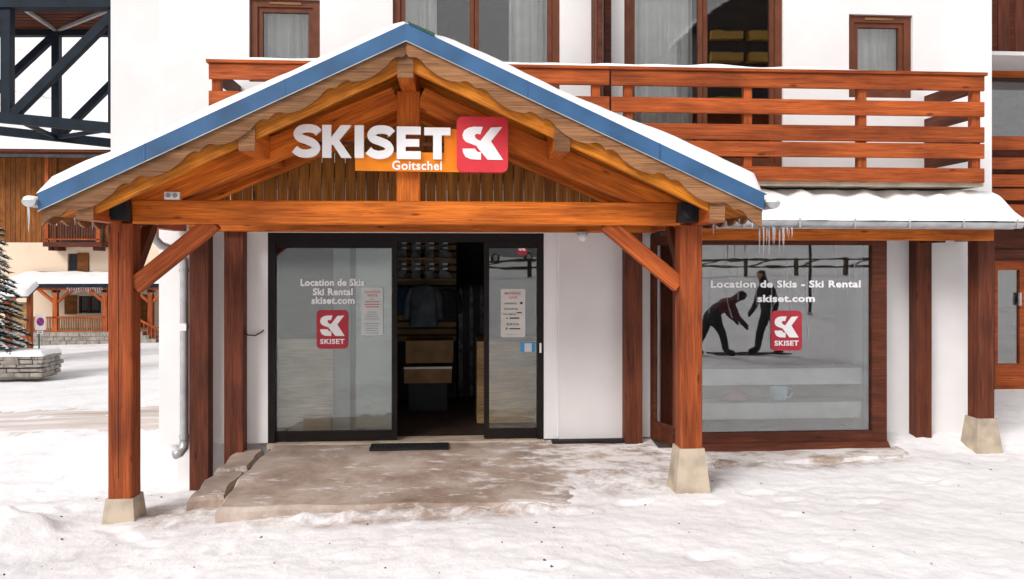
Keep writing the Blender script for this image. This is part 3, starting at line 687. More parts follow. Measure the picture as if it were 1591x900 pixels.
for i in range(9):
    for j in range(5): b.v.append((PX(1118, 9.05) + i * .05, 9.05 + j * .05, cz + .02 + .10 * math.sin(i * .39) * math.sin(j * .78) + .02 * noise.noise(Vector((i, j, 0)))))
for i in range(8):
    for j in range(4): b.f.append((i*5+j, (i+1)*5+j, (i+1)*5+j+1, i*5+j+1)); b.m.append(0)
tag(b.build('folded_cloth', 'pink', smooth=True), 'faded pink folded cloth beside the mug in the window', 'cloth')
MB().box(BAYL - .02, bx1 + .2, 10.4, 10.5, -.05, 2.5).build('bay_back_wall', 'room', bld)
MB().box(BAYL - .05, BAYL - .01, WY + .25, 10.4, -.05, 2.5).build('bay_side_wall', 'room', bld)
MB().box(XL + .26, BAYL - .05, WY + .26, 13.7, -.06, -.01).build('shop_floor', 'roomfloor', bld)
# ================================================================== ENTRANCE PORCH
XA, ZA = -.42, 4.05; EL, ZL = -3.41, 2.60; ER, ZR = 2.68, 2.636
def zr(x): return ZA + (x - XA) * ((ZA - ZL) / (XA - EL)) if x < XA else ZA + (x - XA) * ((ZR - ZA) / (ER - XA))
FY, RB = 6.82, 8.27          # front of the roof, back of the roof
PY = 7.5                     # posts and truss (centre)
porch = thing('entrance_porch', (XA, 7.5, -.3), 'wooden gabled entrance porch with blue roof edge over the shop doors', 'porch')
PXL, PXR = -3.0, 2.21
def post(x, px, zbase, ztop, y=PY, par=None, wd=.21, mat='postred', half=None):
    p = beam('post', (x, y, zbase), (x, y, ztop), wd, wd, mat, par, up=(0, 1, 0), ch=.012)
    h1, h0 = wd / 2 + .015, wd / 2 + .075
    MB().frustum(x - h0, x + h0, y - h0, y + h0, zbase - .55, x - h1, x + h1, y - h1, y + h1, zbase + .012).build('plinth', 'concrete', par)
    return p
pl = post(PXL, 0, PZ(185, 777, 7.4), 2.38, par=porch); pr_ = post(PXR, 0, PZ(1070, 699, 7.4), 2.38, par=porch)
# drying crack in the left post
MB().tube([(PXL + .012 * noise.noise(Vector((0, 0, k * .7))) - .012, PY - .1035, .1 + k * .11) for k in range(21)], [.0035 + .0025 * abs(noise.noise(Vector((5, 0, k * .6)))) for k in range(21)], 5).build('crack', 'black', porch)
# horizontal beams and eave purlins
beam('tie_beam', (PXL + .11, PY - .02, 2.487), (PXR - .11, PY - .02, 2.487), .17, .215, 'orange', porch, ch=.01)
beam('wall_beam', (PXL + .1, 9.02, 2.46), (PXR + .1, 9.02, 2.46), .14, .17, 'orange', porch)
for x in (-3.06, 2.277): beam('eave_purlin', (x, FY + .05, 2.477), (x, 9.15, 2.477), .135, .19, 'weather' if False else 'red', porch)
for x, zb in ((-1.75, 2.965), (.913, 2.985)): beam('purlin', (x, FY + .05, zb + .11), (x, RB, zb + .11), .13, .22, 'orange', porch)
beam('ridge_purlin', (XA - .01, FY + .05, 3.725), (XA - .01, RB, 3.725), .135, .25, 'orange', porch)
# weathered end grain blocks of the purlins
for x, z, h in ((-3.06, 2.477, .19), (-1.75, 3.075, .22), (XA - .01, 3.725, .25), (.913, 3.095, .22), (2.277, 2.477, .19)):
    beam('purlin_end', (x - .0675, FY + .041, z), (x + .0675, FY + .041, z), .016, h, 'weather', porch, ch=.002)
# truss: king post and principal rafters, and the same pair at the back
beam('king_post', (-.436, PY - .02, 2.596), (-.436, PY - .02, 3.6), .215, .16, 'orange', porch, up=(0, 1, 0), ch=.01)
for yy, wd in ((PY - .015, .15), (8.1, .12)):
    for sgn in (-1, 1):
        k = .43; a = math.atan(k); off = .10
        x0, z0 = -.436 + sgn * 2.55, 2.50; x1 = -.436 + sgn * .11; z1 = z0 + k * (2.55 - .11)
        beam('rafter', (x0 + sgn * .0, yy, z0 - .0), (x1, yy, z1 - .0), wd, .215, 'orange', porch, ch=.01)
# braces
for xa, za, xb, zb in ((PXL + .10, 1.82, PXL + .80, 2.40), (PXR - .10, 1.82, PXR - .80, 2.40)):
    beam('brace', (xa, PY - .01, za), (xb, PY - .01, zb), .12, .15, 'red', porch, ch=.008)
for xa in (PXL, PXR):       # braces running back towards the wall
    beam('brace', (xa, PY + .1, 1.85), (xa, PY + .62, 2.40), .10, .13, 'darkred', porch)
# soffit boards along each slope
nb = 10; bw = (RB - FY - .07) / nb
for i in range(nb):
    yc = FY + .07 + bw * (i + .5)
    for x0, x1 in ((EL + .02, XA - .005), (XA + .005, ER - .02)):
        beam('soffit_board', (x0, yc, zr(x0) - .185), (x1, yc, zr(x1) - .185), bw - .006, .028, 'soffit', porch, ch=.004)
# flying rafters, scalloped bargeboards, blue flashing
for x0, x1 in ((EL + .38, XA), (XA, ER - .38)):
    beam('fly_rafter', (x0, FY + .095, zr(x0) - .262), (x1, FY + .095, zr(x1) - .262), .05, .19, 'soffit', porch)
def barge(x0, x1):
    n = 150; top, bot = [], []
    for i in range(n + 1):
        x = x0 + (x1 - x0) * i / n; d = abs(x - XA); t = ((d + .10) / .56) % 1
        if t < .23: h = .128 - .036 * math.sin(math.pi * t / .23) ** .7
        elif t < .46: h = .128 - .036 * math.sin(math.pi * (t - .23) / .23) ** .7
        else: h = .128 + .034 * math.sin(math.pi * (t - .46) / .54)
        top.append((x, zr(x) - .150)); bot.append((x, zr(x) - .150 - h))
    return MB().prism_y(top + bot[::-1], FY + .006, FY + .032).build('bargeboard', 'weather', porch)
barge(EL + .015, XA - .001); barge(XA + .001, ER - .015)
def flash(x0, x1, nm, seams):
    t = lambda x, o: (x, zr(x) + o)
    f_ = MB().prism_y([t(x0, 0), t(x1, 0), t(x1, -.150), t(x0, -.150)], FY - .012, FY + .004).build('roof_flashing', 'blue', porch)
    for s_ in seams:
        x = x0 + (x1 - x0) * s_
        MB().prism_y([t(x, .001), t(x + .012, .001), t(x + .012, -.151), t(x, -.151)], FY - .0155, FY - .0125).build('seam', 'blue', f_)
    MB().prism_y([t(x0, -.146), t(x1, -.146), t(x1, -.154), t(x0, -.154)], FY - .020, FY - .0122).build('lip', 'galv', f_)
flash(EL, XA, 'l', (.28, .66)); flash(XA, ER, 'r', (.33, .70))
for x0, x1 in ((EL, XA), (XA, ER)):
    mb = MB(); mb.prism_y([(x0, zr(x0) - .001), (x1, zr(x1) - .001), (x1, zr(x1) - .165), (x0, zr(x0) - .165)], FY + .034, RB); mb.build('roof_deck', 'tile', porch)
MB().prism_y([(XA + .02, ZA + .012), (XA + .24, zr(XA + .24) + .03), (XA + .24, zr(XA + .24) + .002), (XA + .02, zr(XA + .02) + .002)], FY - .02, FY + .6).build('ridge_cap', 'green', porch)
# snow lying on the porch roof
def roof_snow(x0, x1, y0, y1, zf, th, name, label, nxs=70, nys=16, edge=.10, rag=0):
    mb = MB()
    for j in range(nys + 1):
        for i in range(nxs + 1):
            u, v = i / nxs, j / nys; x = x0 + (x1-x0) * u; y = y0 + (y1-y0) * v
            e = min(1, min(u, 1-u) * (x1-x0) / edge) ; e = math.sqrt(max(0, 1 - (1-e) ** 2)); e2 = min(1, (v * (y1-y0)) / .06); e2 = math.sqrt(max(0, 1 - (1-e2) ** 2))
            yr = y - rag * (1 - v) ** 4 * (noise.noise(Vector((x * 3.3, 0, 8))) + .6 * noise.noise(Vector((x * 9, 0, 2)))); mb.v.append((x, yr, zf(x, y) + th(x, y) * e * e2 + .002))
    for j in range(nys):
        for i in range(nxs): k = j*(nxs+1)+i; mb.f.append((k, k+1, k+nxs+2, k+nxs+1)); mb.m.append(0)
    o = mb.build(name, 'snow', smooth=True); return tag(o, label, 'snow', kind='stuff')
def th_p(x, y): return (.085 + .045 * noise.noise(Vector((x * 1.1, y, 0))) + .015 * noise.noise(Vector((x * 5, y * 5, 3))) + .08 * sstep(.8, 2.4, x)) * (1 - .75 * math.exp(-((x - XA - .12) / .16) ** 2))
roof_snow(EL - .02, ER + .03, FY - .008, RB, lambda x, y: zr(x), th_p, 'roof_snow', 'smooth snow lying on the gabled porch roof')
# gable cladding of vertical planks closing the porch at the balcony
x = -2.62
while x < 1.95:
    wd = random.uniform(.095, .135); xm = x + wd / 2; ztop = zr(xm) - .21
    if ztop > 2.72: beam('gable_plank', (xm, 8.24 + random.uniform(-.006, .006), 2.56), (xm, 8.24, ztop), wd - .007, .022, 'plank', porch, up=(0, 1, 0), ch=.004)
    x += wd
# gutters at the two eaves
def gutter(pts, r, name, par, n=8):
    mb = MB(); d = (Vector(pts[1]) - Vector(pts[0])).normalized(); sdv = d.cross(Vector((0, 0, 1))).normalized(); k = 0
    for rr in (r, r - .006):
        for p in pts:
            for i in range(n + 1):
                a = math.pi * i / n; mb.v.append(tuple(Vector(p) + sdv * rr * math.cos(a) - Vector((0, 0, 1)) * rr * math.sin(a)))
    m_ = n + 1
    for q in (0, 2 * m_):
        for i in range(n): mb.f.append((q+i, q+i+1, q+m_+i+1, q+m_+i)); mb.m.append(0)
    for q in (0, m_): mb.f.append(tuple(q + i for i in range(m_))); mb.m.append(0)
    return mb.build(name, 'galv', par, smooth=False)
gutter([(EL - .055, FY - .05, ZL - .06), (EL - .055, RB, ZL - .05)], .058, 'gutter', porch); gutter([(ER + .07, FY - .05, ZR - .08), (ER + .07, RB, ZR - .07)], .058, 'gutter', porch)
for x, z in ((EL - .055, ZL - .06), (ER + .07, ZR - .08)):
    mb = MB(); nn = 10
    mb.v = [(x + .05 * math.cos(math.pi * i / 5), yy, z + .006 + (.03 if math.sin(math.pi * i / 5) > 0 else .045) * math.sin(math.pi * i / 5)) for yy in (FY - .045, FY + .5) for i in range(nn)]
    mb.f = [tuple(range(nn)), tuple(range(2*nn-1, nn-1, -1))] + [(i, i+nn, (i+1) % nn+nn, (i+1) % nn) for i in range(nn)]; mb.m = [0] * len(mb.f)
    tag(mb.build('gutter_snow', 'snow', smooth=True), 'packed snow filling the %s porch gutter' % ('left' if x < 0 else 'right'), 'snow', kind='stuff')

# --- things fixed to the porch
def floodlight(x, flip, label):
    t = thing('floodlight', (x, 7.36, 2.47), label, 'floodlight', 'black floodlights at the ends of the porch beam')
    MB().frustum(x - .10, x + .10, 7.18, 7.30, 2.40, x - .085, x + .085, 7.19, 7.30, 2.585).build('housing', 'black', t)
    MB().box(x - .07, x + .07, 7.172, 7.179, 2.43, 2.56).build('lens', 'carglass', t)
    for k in range(6): MB().box(x + flip * (.02 + .012 * k), x + flip * (.026 + .012 * k), 7.16, 7.171, 2.42, 2.57).build('fin', 'black', t)
    MB().box(x + flip * .1, x + flip * .125, 7.24, 7.34, 2.44, 2.55).build('bracket', 'galv', t)
floodlight(PX(181, 7.2), -1, 'black floodlight at the left end of the porch beam'); floodlight(PX(1071, 7.2), 1, 'black floodlight at the right end of the porch beam')
x = PX(268, 7.4); t = thing('twin_sensor_lamp', (x, 7.4, 2.6), 'small white twin-eye sensor box on top of the porch beam', 'sensor')
MB().box(x - .065, x + .065, 7.38, 7.46, 2.597, 2.665).build('housing', 'white', t)
for s_ in (-1, 1): MB().tube([(x + s_ * .03, 7.379, 2.632), (x + s_ * .03, 7.365, 2.632)], .02, 12).build('eye', 'greypanel', t)
x = PX(905, 8.9); t = thing('dome_lamp', (x, 8.9, 2.3), 'small round glass dome lamp under the porch above the white panel', 'lamp')
mb = MB(); mb.tube([(x, 8.9, 2.375), (x, 8.9, 2.35)], .06, 14); mb.build('base', 'galv', t)
mb = MB(); mb.tube([(x, 8.9, 2.35), (x, 8.9, 2.31), (x, 8.9, 2.28), (x, 8.9, 2.27)], [.055, .052, .035, .01], 14); mb.build('dome', 'white', t, smooth=True)
# downpipe on the left of the wall
xp = PX(286, 9.13); t = thing('downpipe', (xp, 9.13, -.1), 'grey zinc downpipe on the white wall left of the doors', 'downpipe')
mb = MB(); mb.tube([(xp - .24, 8.85, 2.42), (xp - .24, 8.9, 2.30), (xp - .20, 9.0, 2.22), (xp - .06, 9.1, 2.16), (xp, 9.13, 2.05), (xp, 9.13, 1.9), (xp, 9.13, .12), (xp, 9.13, .03)], .045, 12); mb.build('pipe', 'galv', t, smooth=True)
mb = MB(); mb.tube([(xp, 9.13, .05), (xp, 9.12, -.02), (xp - .03, 9.08, -.07), (xp - .07, 9.03, -.08)], .05, 12); mb.build('spout', 'galv', t, smooth=True)
for z in (1.95, 1.32, .1): MB().tube([(xp, 9.13, z - .02), (xp, 9.13, z + .02)], .054, 12).build('clamp', 'galv', t)
MB().box(xp - .04, xp + .04, 9.075, 9.083, 1.28, 1.36).build('label_plate', 'white', t)
# loose cable on the wall
mb = MB(); mb.tube([(PX(377, 9.1), 9.1, PZ(377, 513, 9.1)), (PX(385, 9.12), 9.12, PZ(385, 521, 9.1)), (PX(397, 9.15), 9.15, PZ(397, 522, 9.1)), (PX(408, 9.18), 9.18, PZ(408, 516, 9.1)), (PX(409, 9.19), 9.195, PZ(409, 514, 9.1))], .008, 6)
tag(mb.build('cable', 'black', smooth=True), 'short black cable hanging between dark post and door frame', 'cable')
# foot grating in front of the doors
x0, x1 = PX(578, 9.0), PX(695, 9.0); zg = slab_top(-.6, 8.95) + .008
t = thing('floor_grating', ((x0 + x1) / 2, 8.95, zg), 'black metal foot grating set in the slab before the doors', 'grating')
MB().box(x0, x1, 8.86, 9.10, zg - .01, zg + .001).build('tray', 'rubber', t)
fr = MB().box(x0 - .015, x0, 8.85, 9.11, zg - .01, zg + .016).box(x1, x1 + .015, 8.85, 9.11, zg - .01, zg + .016).box(x0, x1, 8.85, 8.86, zg - .01, zg + .015).box(x0, x1, 9.10, 9.11, zg - .01, zg + .015); fr.build('rim', 'black', t)
n = 26; bar = None
for i in range(n):
    x = x0 + (x1 - x0) * (i + .5) / n; beam('bar', (x, 8.86, zg + .007), (x, 9.10, zg + .007), .008, .012, 'black', t, ch=.001)
for i in range(4): beam('bar', (x0, 8.905 + .05 * i, zg + .009), (x1, 8.905 + .05 * i, zg + .009), .008, .012, 'black', t, ch=.001)

# --- shop sign on the truss
sy = 7.33
sg = thing('shop_sign', (PX(625, sy), sy, PZ(625, 268, sy)), 'white ski shop lettering with orange name panel and red logo on porch truss', 'sign')
def sx(px): return PX(px, sy)
def sz(py): return PZ(620, py, sy)
for ch, p0, p1, q0_, q1_ in (('S', 457, 499, 196.5, 247), ('K', 502, 547, 197, 247), ('I', 552, 566, 197, 247), ('S', 571, 612.5, 197, 248), ('E', 617, 654, 198, 248), ('T', 659.5, 700, 199, 248)):
    mb = MB(); glyph_mesh(mb, ch, sx(p0), sx(p1), sz(q1_), sz(q0_), sy - .05, sy - .015); mb.build('letter', 'letter', sg)
op = MB().prism_y([(sx(552), sz(237)), (sx(690), sz(237)), (sx(690), sz(200)), (sx(716), sz(200)), (sx(716), sz(267)), (sx(552), sz(266))], sy - .012, sy + .01).build('name_panel', 'signorange', sg)
text('lettering', 'Goitschel', sx(609.5), sx(686.5), sz(264), sy - .016, 'letter', op, height=14 * 7.2 / FPX, bold=.018)
rb_ = MB().prism_y(rrect(sx(709.5), sx(788.5), sz(268), sz(182), .055, 7), sy - .075, sy + .01).build('logo_box', 'signred', sg)
mb = MB(); logo_mesh(mb, sx(718.5), sx(781), sz(249), sz(198), sy - .083, sy - .0755); mb.build('emblem', 'letter', rb_)
for px in (475, 520, 560, 590, 630, 680): MB().box(sx(px) - .006, sx(px) + .006, sy - .015, PY - .06, sz(222) - .006, sz(222) + .006).build('stand_off', 'black', sg)
MB().box(sx(470), sx(715), sy + .011, sy + .03, sz(226), sz(221)).build('mounting_rail', 'darkred', sg)

# ================================================================== BALCONY
BY = 8.36
bal = thing('balcony', (1.6, 8.9, 2.86), 'long reddish wooden balcony with horizontal boards across the upper storey', 'balcony')
bxl, bxr, bxm = PX(325, BY), PX(1528, BY), PX(948, BY)
MB().box(bxl - .02, bxr + .02, BY + .03, UY, 2.865, 2.945).build('floor_slab', 'concrete', bal)
rows = [(3.965, 4.105), (3.70, 3.855), (3.425, 3.585), (3.245, 3.405), (2.985, 3.145)]
def rz(py): return PZ(1525, py, BY)
rows = [(rz(142), rz(119)), (rz(182), rz(159)), (rz(222), rz(198)), (rz(247), rz(224)), (rz(284), rz(262))]
for a, c in ((bxl, bxm - .012), (bxm + .012, bxr)):
    for z0, z1 in rows: beam('board', (a, BY, (z0+z1)/2), (c, BY, (z0+z1)/2), .035, z1 - z0, 'red', bal)
    beam('cap_rail', (a - .02, BY + .02, rows[0][1] + .018), (c + (.02 if c == bxr else 0), BY + .02, rows[0][1] + .018), .13, .034, 'red', bal)
for px in (338, 430, 545, 660, 780, 925, 975, 1160, 1337, 1513):
    x = PX(px, BY + .07); beam('baluster_post', (x, BY + .066, 2.9), (x, BY + .066, rows[0][1]), .09, .09, 'red', bal, up=(0, 1, 0))
for xe in (bxl + .03, bxr - .03):
    for z0, z1 in rows: beam('end_board', (xe, BY + .115, (z0+z1)/2), (xe, UY - .01, (z0+z1)/2), .035, z1 - z0, 'darkred', bal)
roof_snow(bxl, bxr, BY - .03, BY + .075, lambda x, y: rows[0][1] + .036, lambda x, y: max(.003, .03 + .03 * noise.noise(Vector((x * 2, 0, 1)))) * sstep(4.5, 3.5, x) + .006, 'rail_snow', 'thin line of snow along the balcony cap rail', nxs=160, nys=5, edge=.03)
roof_snow(4.2, bxr - .2, BY + .15, UY - .05, lambda x, y: 2.945, lambda x, y: .05 + .05 * noise.noise(Vector((x * 3, y * 3, 1))), 'balcony_snow', 'snow lying on the balcony floor at its right end', nxs=24, nys=10)

# ================================================================== LEAN-TO ROOF over the bay
aw = thing('lean_to_roof', (4.7, 8.7, -.1), 'snowy lean-to roof on wooden post above the display window', 'lean-to roof')
AX0, AX1, AY0, AY1 = 2.75, PX(1578, 8.3), 8.32, 9.38
def az_(y): return 2.50 + (y - AY0) * .34
MB().add([(AX0, AY0, az_(AY0)), (AX1, AY0, az_(AY0)), (AX1, AY1, az_(AY1)), (AX0, AY1, az_(AY1)), (AX0, AY0, az_(AY0) - .05), (AX1, AY0, az_(AY0) - .05), (AX1, AY1, az_(AY1) - .05), (AX0, AY1, az_(AY1) - .05)],
         [(0,1,2,3), (7,6,5,4), (4,5,1,0), (5,6,2,1), (7,4,0,3)]).build('roof_deck', 'tile', aw)
xpst = PX(1533, 8.7)
post(xpst, 0, PZ(1533, 652, 8.7), 2.28, y=8.8, par=aw, wd=.2, mat='darkred')
beam('front_beam', (2.5, 8.64, 2.345), (AX1 - .05, 8.64, 2.345), .12, .13, 'orange', aw)
beam('side_beam', (xpst, 8.71, 2.35), (xpst, 9.2, 2.35), .12, .13, 'darkred', aw)
beam('bracket_beam', (xw, 8.7, 2.30), (xw, 9.1, 2.30), .10, .08, 'darkred', aw)
beam('fascia', (AX0, AY0 + .02, 2.44), (AX1, AY0 + .02, 2.44), .025, .09, 'galv', aw)
gutter([(AX0, AY0 - .06, 2.475), (AX1 + .03, AY0 - .06, 2.46)], .062, 'gutter', aw)
for k in range(7): x = AX0 + .25 + k * .6; MB().box(x, x + .02, AY0 - .125, AY0 + .01, 2.405, 2.415).box(x, x + .02, AY0 - .127, AY0 - .122, 2.405, 2.50).build('gutter_bracket', 'galv', aw)
roof_snow(AX0, AX1 + .05, AY0 - .125, AY1 - .05, lambda x, y: az_(y) if y > AY0 else 2.475 + .025 * sstep(AY0 - .12, AY0, y), lambda x, y: min(2.84 - az_(y), (.24 + .04 * noise.noise(Vector((x * 2.2, y * 3, 5))) + .07 * noise.noise(Vector((x * 5, y * 5, 5)))) * (.35 + .65 * sstep(8.22, 8.5, y))), 'lean_to_snow', 'thick lumpy snow on the lean-to roof below the balcony', nxs=150, nys=30, edge=.14, rag=.07)
for k, (x, y) in enumerate(((3.3, 8.38), (3.75, 8.36), (4.2, 8.40), (4.62, 8.36), (5.6, 8.35))):
    pass
# icicles
def icicle(x, y, z, L, lab, grp):
    mb = MB(); mb.tube([(x, y, z + .01), (x + .002, y, z - L * .4), (x, y + .002, z - L * .75), (x + .001, y, z - L)], [.010, .007, .004, .001], 6)
    tag(mb.build('icicle', 'ice', smooth=True), lab, 'icicle', grp)
for k in range(14):
    x = PX(1186 + 46 * (k / 13) + random.uniform(-2, 2), 8.2); icicle(x, AY0 - .06 + random.uniform(-.03, .03), 2.40, random.choice((.08, .12, .18, .26, .34)), 'thin icicle hanging in the cluster below the porch end of the lean-to gutter', 'icicles below the right gutter')
for k in range(7): icicle(EL + .02 + .06 * k, FY + .25 + .2 * k, ZL - .20 + .012 * k, random.uniform(.04, .10), 'short icicle on the scalloped eave edge at the porch left corner', 'icicles at the left porch eave')
icicle(EL - .06, FY - .04, ZL - .12, .22, 'single icicle below the left porch gutter end', None)
for k in range(6): icicle(ER - .02 - .07 * k, FY + .22 + .15 * k, ZR - .2 - .012 * k, random.uniform(.05, .12), 'short icicle on the scalloped eave edge at the porch right corner', 'icicles at the right porch eave')
# scalloped eave boards seen below the two corners
for xe, ze in ((EL + .03, ZL), (ER - .03, ZR)):
    n = 80; tp, bt = [], []
    for i in range(n + 1):
        y = FY + .05 + (RB - FY - .06) * i / n; t_ = ((y - FY) / .3) % 1
        tp.append((y, ze - .12)); bt.append((y, ze - .20 - .05 * abs(math.sin(math.pi * t_))))
    poly = tp + bt[::-1]; mb = MB(); m_ = len(poly)
    mb.v = [(xe - .012, y, z) for y, z in poly] + [(xe + .012, y, z) for y, z in poly]
    mb.f = [tuple(range(m_)), tuple(range(2*m_-1, m_-1, -1))] + [(i, (i+1) % m_, (i+1) % m_ + m_, i + m_) for i in range(m_)]; mb.m = [0] * len(mb.f)
    mb.build('eave_board', 'weather', porch)

# ================================================================== INSIDE THE SHOP
sh = thing('slat_shelf_wall', (PX(663, 12), 12, 0), 'tan slatted display wall at the back of the shop seen through the doorway', 'shelving')
x0, x1 = PX(612, 12), PX(709, 12)
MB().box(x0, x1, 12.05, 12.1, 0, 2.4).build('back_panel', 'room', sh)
for k in range(15):
    z = .9 + k * .105; beam('slat', (x0, 12.03, z), (x1, 12.03, z), .02, .07, 'slat', sh, ch=.003)
for k, z in enumerate((PZ(660, 402, 12), PZ(660, 434, 12), PZ(660, 470, 12))): beam('shelf', (x0, 11.9, z), (x1, 11.9, z), .25, .03, 'slat', sh)
def ski_boot(x, y, z, mir, lab):
    t = thing('ski_boot', (x, y, z), lab, 'ski boot', 'ski boots on the shop wall')
    MB().prism_y([(x - .07 * mir, z), (x + .13 * mir, z), (x + .14 * mir, z + .05), (x + .06 * mir, z + .10), (x - .05 * mir, z + .11)][::mir], y - .05, y + .05).build('shell', 'boot', t)
    MB().prism_y([(x - .065 * mir, z + .10), (x + .05 * mir, z + .10), (x + .075 * mir, z + .28), (x - .055 * mir, z + .29)][::mir], y - .045, y + .045).build('cuff', 'boot', t)
    for q in range(2): MB().box(x + .0, x + .07, y - .056, y - .051, z + .13 + .07 * q, z + .15 + .07 * q).build('buckle', 'galv', t)
for row, z in enumerate((PZ(660, 402, 12) + .016, PZ(660, 434, 12) + .016)):
    for k in range(4): ski_boot(x0 + .13 + k * .2, 11.88, z, 1 if k % 2 else -1, 'ski boot on the %s shelf of the shop back wall, %s from the left' % ('top' if row == 0 else 'second', ('first', 'second', 'third', 'fourth')[k]))
def jacket(x, y, z, s, mat, lab):
    t = thing('jacket', (x, y, z - .75 * s), lab, 'jacket', 'jackets hanging in the shop')
    mb = MB(); pr2 = [(0, .06, .05), (.02, .12, .06), (.06, .24, .09), (.3, .25, .12), (.55, .24, .12), (.75, .26, .11)]
    for dz, hw, dp in pr2:
        for i in range(12): a = 2 * math.pi * i / 12; mb.v.append((x + s * hw * math.cos(a), y + s * dp * math.sin(a), z - s * dz))
    for j in range(len(pr2)-1):
        for i in range(12): mb.f.append((j*12+i, (j+1)*12+i, (j+1)*12+(i+1) % 12, j*12+(i+1) % 12)); mb.m.append(0)
    mb.build('body', mat, t, smooth=True)
    for sg_ in (-1, 1): mb = MB(); mb.tube([(x + sg_*s*.2, y, z - s*.08), (x + sg_*s*.29, y, z - s*.3), (x + sg_*s*.30, y - .03, z - s*.62)], [s*.07, s*.07, s*.05], 8); mb.build('sleeve', mat, t, smooth=True)
jacket(PX(630, 11.6), 11.6, PZ(630, 445, 11.6), .55, 'jacket1', 'dark blue jacket hanging at the left of the shop back wall')
jacket(PX(658, 11.5), 11.5, PZ(658, 442, 11.5), .8, 'jacketg', 'grey jacket hanging in the middle of the shop back wall')
jacket(PX(695, 11.6), 11.6, PZ(695, 448, 11.6), .6, 'jacket2', 'black jacket hanging at the right of the shop back wall')
x0, x1 = PX(630, 11.2), PX(704, 11.2)
t = thing('display_bench', ((x0+x1)/2, 11.3, 0), 'pale wooden two-tier bench below the hanging jackets', 'bench')
MB().box(x0, x1, 11.25, 11.7, PZ(667, 565, 11.2), PZ(667, 530, 11.2)).build('upper_box', 'slat', t)
MB().box(x0 + .05, x1 - .08, 11.12, 11.6, -.008, PZ(667, 594, 11.2)).build('bench_base', 'black', t)
MB().box(x0 - .01, x1 - .02, 11.05, 11.6, PZ(667, 593, 11.2), PZ(667, 570, 11.2)).build('lower_box', 'slat', t)
MB().box(x0 - .012, x1 - .018, 11.04, 11.05, PZ(667, 571, 11.2), PZ(667, 568, 11.2)).build('edge_strip', 'white', t)
x0 = PX(741, 10.2); t = tag(MB().box(x0, x0 + .9, 10.2, 10.9, -.008, PZ(745, 531, 10.2)).build('shop_counter', 'counter'), 'pale wooden counter end just right of the open doorway', 'counter')
x0, x1 = PX(426, 9.5), PX(517, 9.5)
t = thing('service_desk', ((x0+x1)/2, 9.9, 0), 'pale wooden service desk behind the lettered glass door', 'desk')
MB().box(x0, x1, 9.5, 10.2, -.008, PZ(470, 527, 9.5)).build('desk_body', 'desk', t)
MB().box(x1 - .32, x1 - .0, 9.40, 9.498, -.008, PZ(500, 646, 9.45)).build('step_box', 'slat', t)
MB().box(PX(518, 9.6), PX(549, 9.6), 9.6, 9.66, -.008, 2.2).build('side_panel', 'greypanel', t)
for k in range(7):
    x = PX(714 + k * 5.5, 12.2); mb = MB(); mb.prism_y([(x - .02, 0), (x + .05, 0), (x + .045, 1.55), (x + .015, 1.72), (x - .012, 1.55)], 12.2 + .02 * k, 12.215 + .02 * k)
    tag(mb.build('ski', 'boot' if k % 3 == 0 else 'black'), 'ski in the dark rack right of the slatted wall, %s from the left' % ('first', 'second', 'third', 'fourth', 'fifth', 'sixth', 'seventh')[k], 'ski', 'skis in the rack inside the shop')
# ================================================================== CHALET across the road (left)
CY = 40.0
ch = thing('chalet', (PX(80, CY), CY + 4, -1.6), 'cream and wood chalet with snowy porch roof and balcony beyond the road', 'chalet')
def cx(px, Y=CY): return PX(px, Y)
def cz(py, Y=CY, px=100): return PZ(px, py, Y)
wh = [(cx(105), cx(139), cz(422), cz(394)), (cx(122), cx(157), cz(487), cz(460)), (cx(216), cx(240), cz(520), cz(458)), (cx(-60), cx(-25), cz(487), cz(460))]
wall_holes('lower_wall', cx(-90), cx(420), cz(545), cz(377), CY, CY + .4, wh, 'cream', ch)
MB().box(cx(-90), cx(420), CY + .4, CY + 10, cz(545), cz(377) - .01).build('body', 'cream', ch)
MB().box(cx(-90), cx(420), CY + .1, CY + 10, cz(377), cz(238)).build('upper_body', 'chalet', ch)
px = -88
while px < 84:                                         # vertical cladding boards
    beam('cladding_board', (cx(px + 4), CY + .04, cz(377) + .02), (cx(px + 4), CY + .04, cz(246)), cx(px + 7.6) - cx(px), .06, 'chalet', ch, up=(0, 1, 0)); px += 8
for px in (88, 166): beam('balcony_post', (cx(px), CY - .9, cz(382)), (cx(px), CY - .9, cz(246)), .17, .17, 'red', ch, up=(0, 1, 0))
MB().box(cx(83), cx(172), CY - 1.0, CY + .09, cz(384), cz(377)).build('balcony_floor', 'darkred', ch)
beam('balcony_rail', (cx(86), CY - .95, cz(346)), (cx(170), CY - .95, cz(346)), .09, .09, 'red', ch); beam('balcony_rail', (cx(86), CY - .95, cz(373)), (cx(170), CY - .95, cz(373)), .07, .07, 'red', ch)
for k in range(20): x = cx(90 + k * 4); beam('baluster', (x, CY - .95, cz(373)), (x, CY - .95, cz(346)), .07, .05, 'darkred', ch, up=(0, 1, 0), ch=.003)
for px in (92, 98, 160): MB().box(cx(px) - .12, cx(px) + .12, CY - .8, CY + .05, cz(390), cz(384)).build('bracket', 'darkred', ch)
MB().box(cx(96), cx(160), CY + .02, CY + .09, cz(377), cz(290)).build('balcony_door', 'hut', ch)
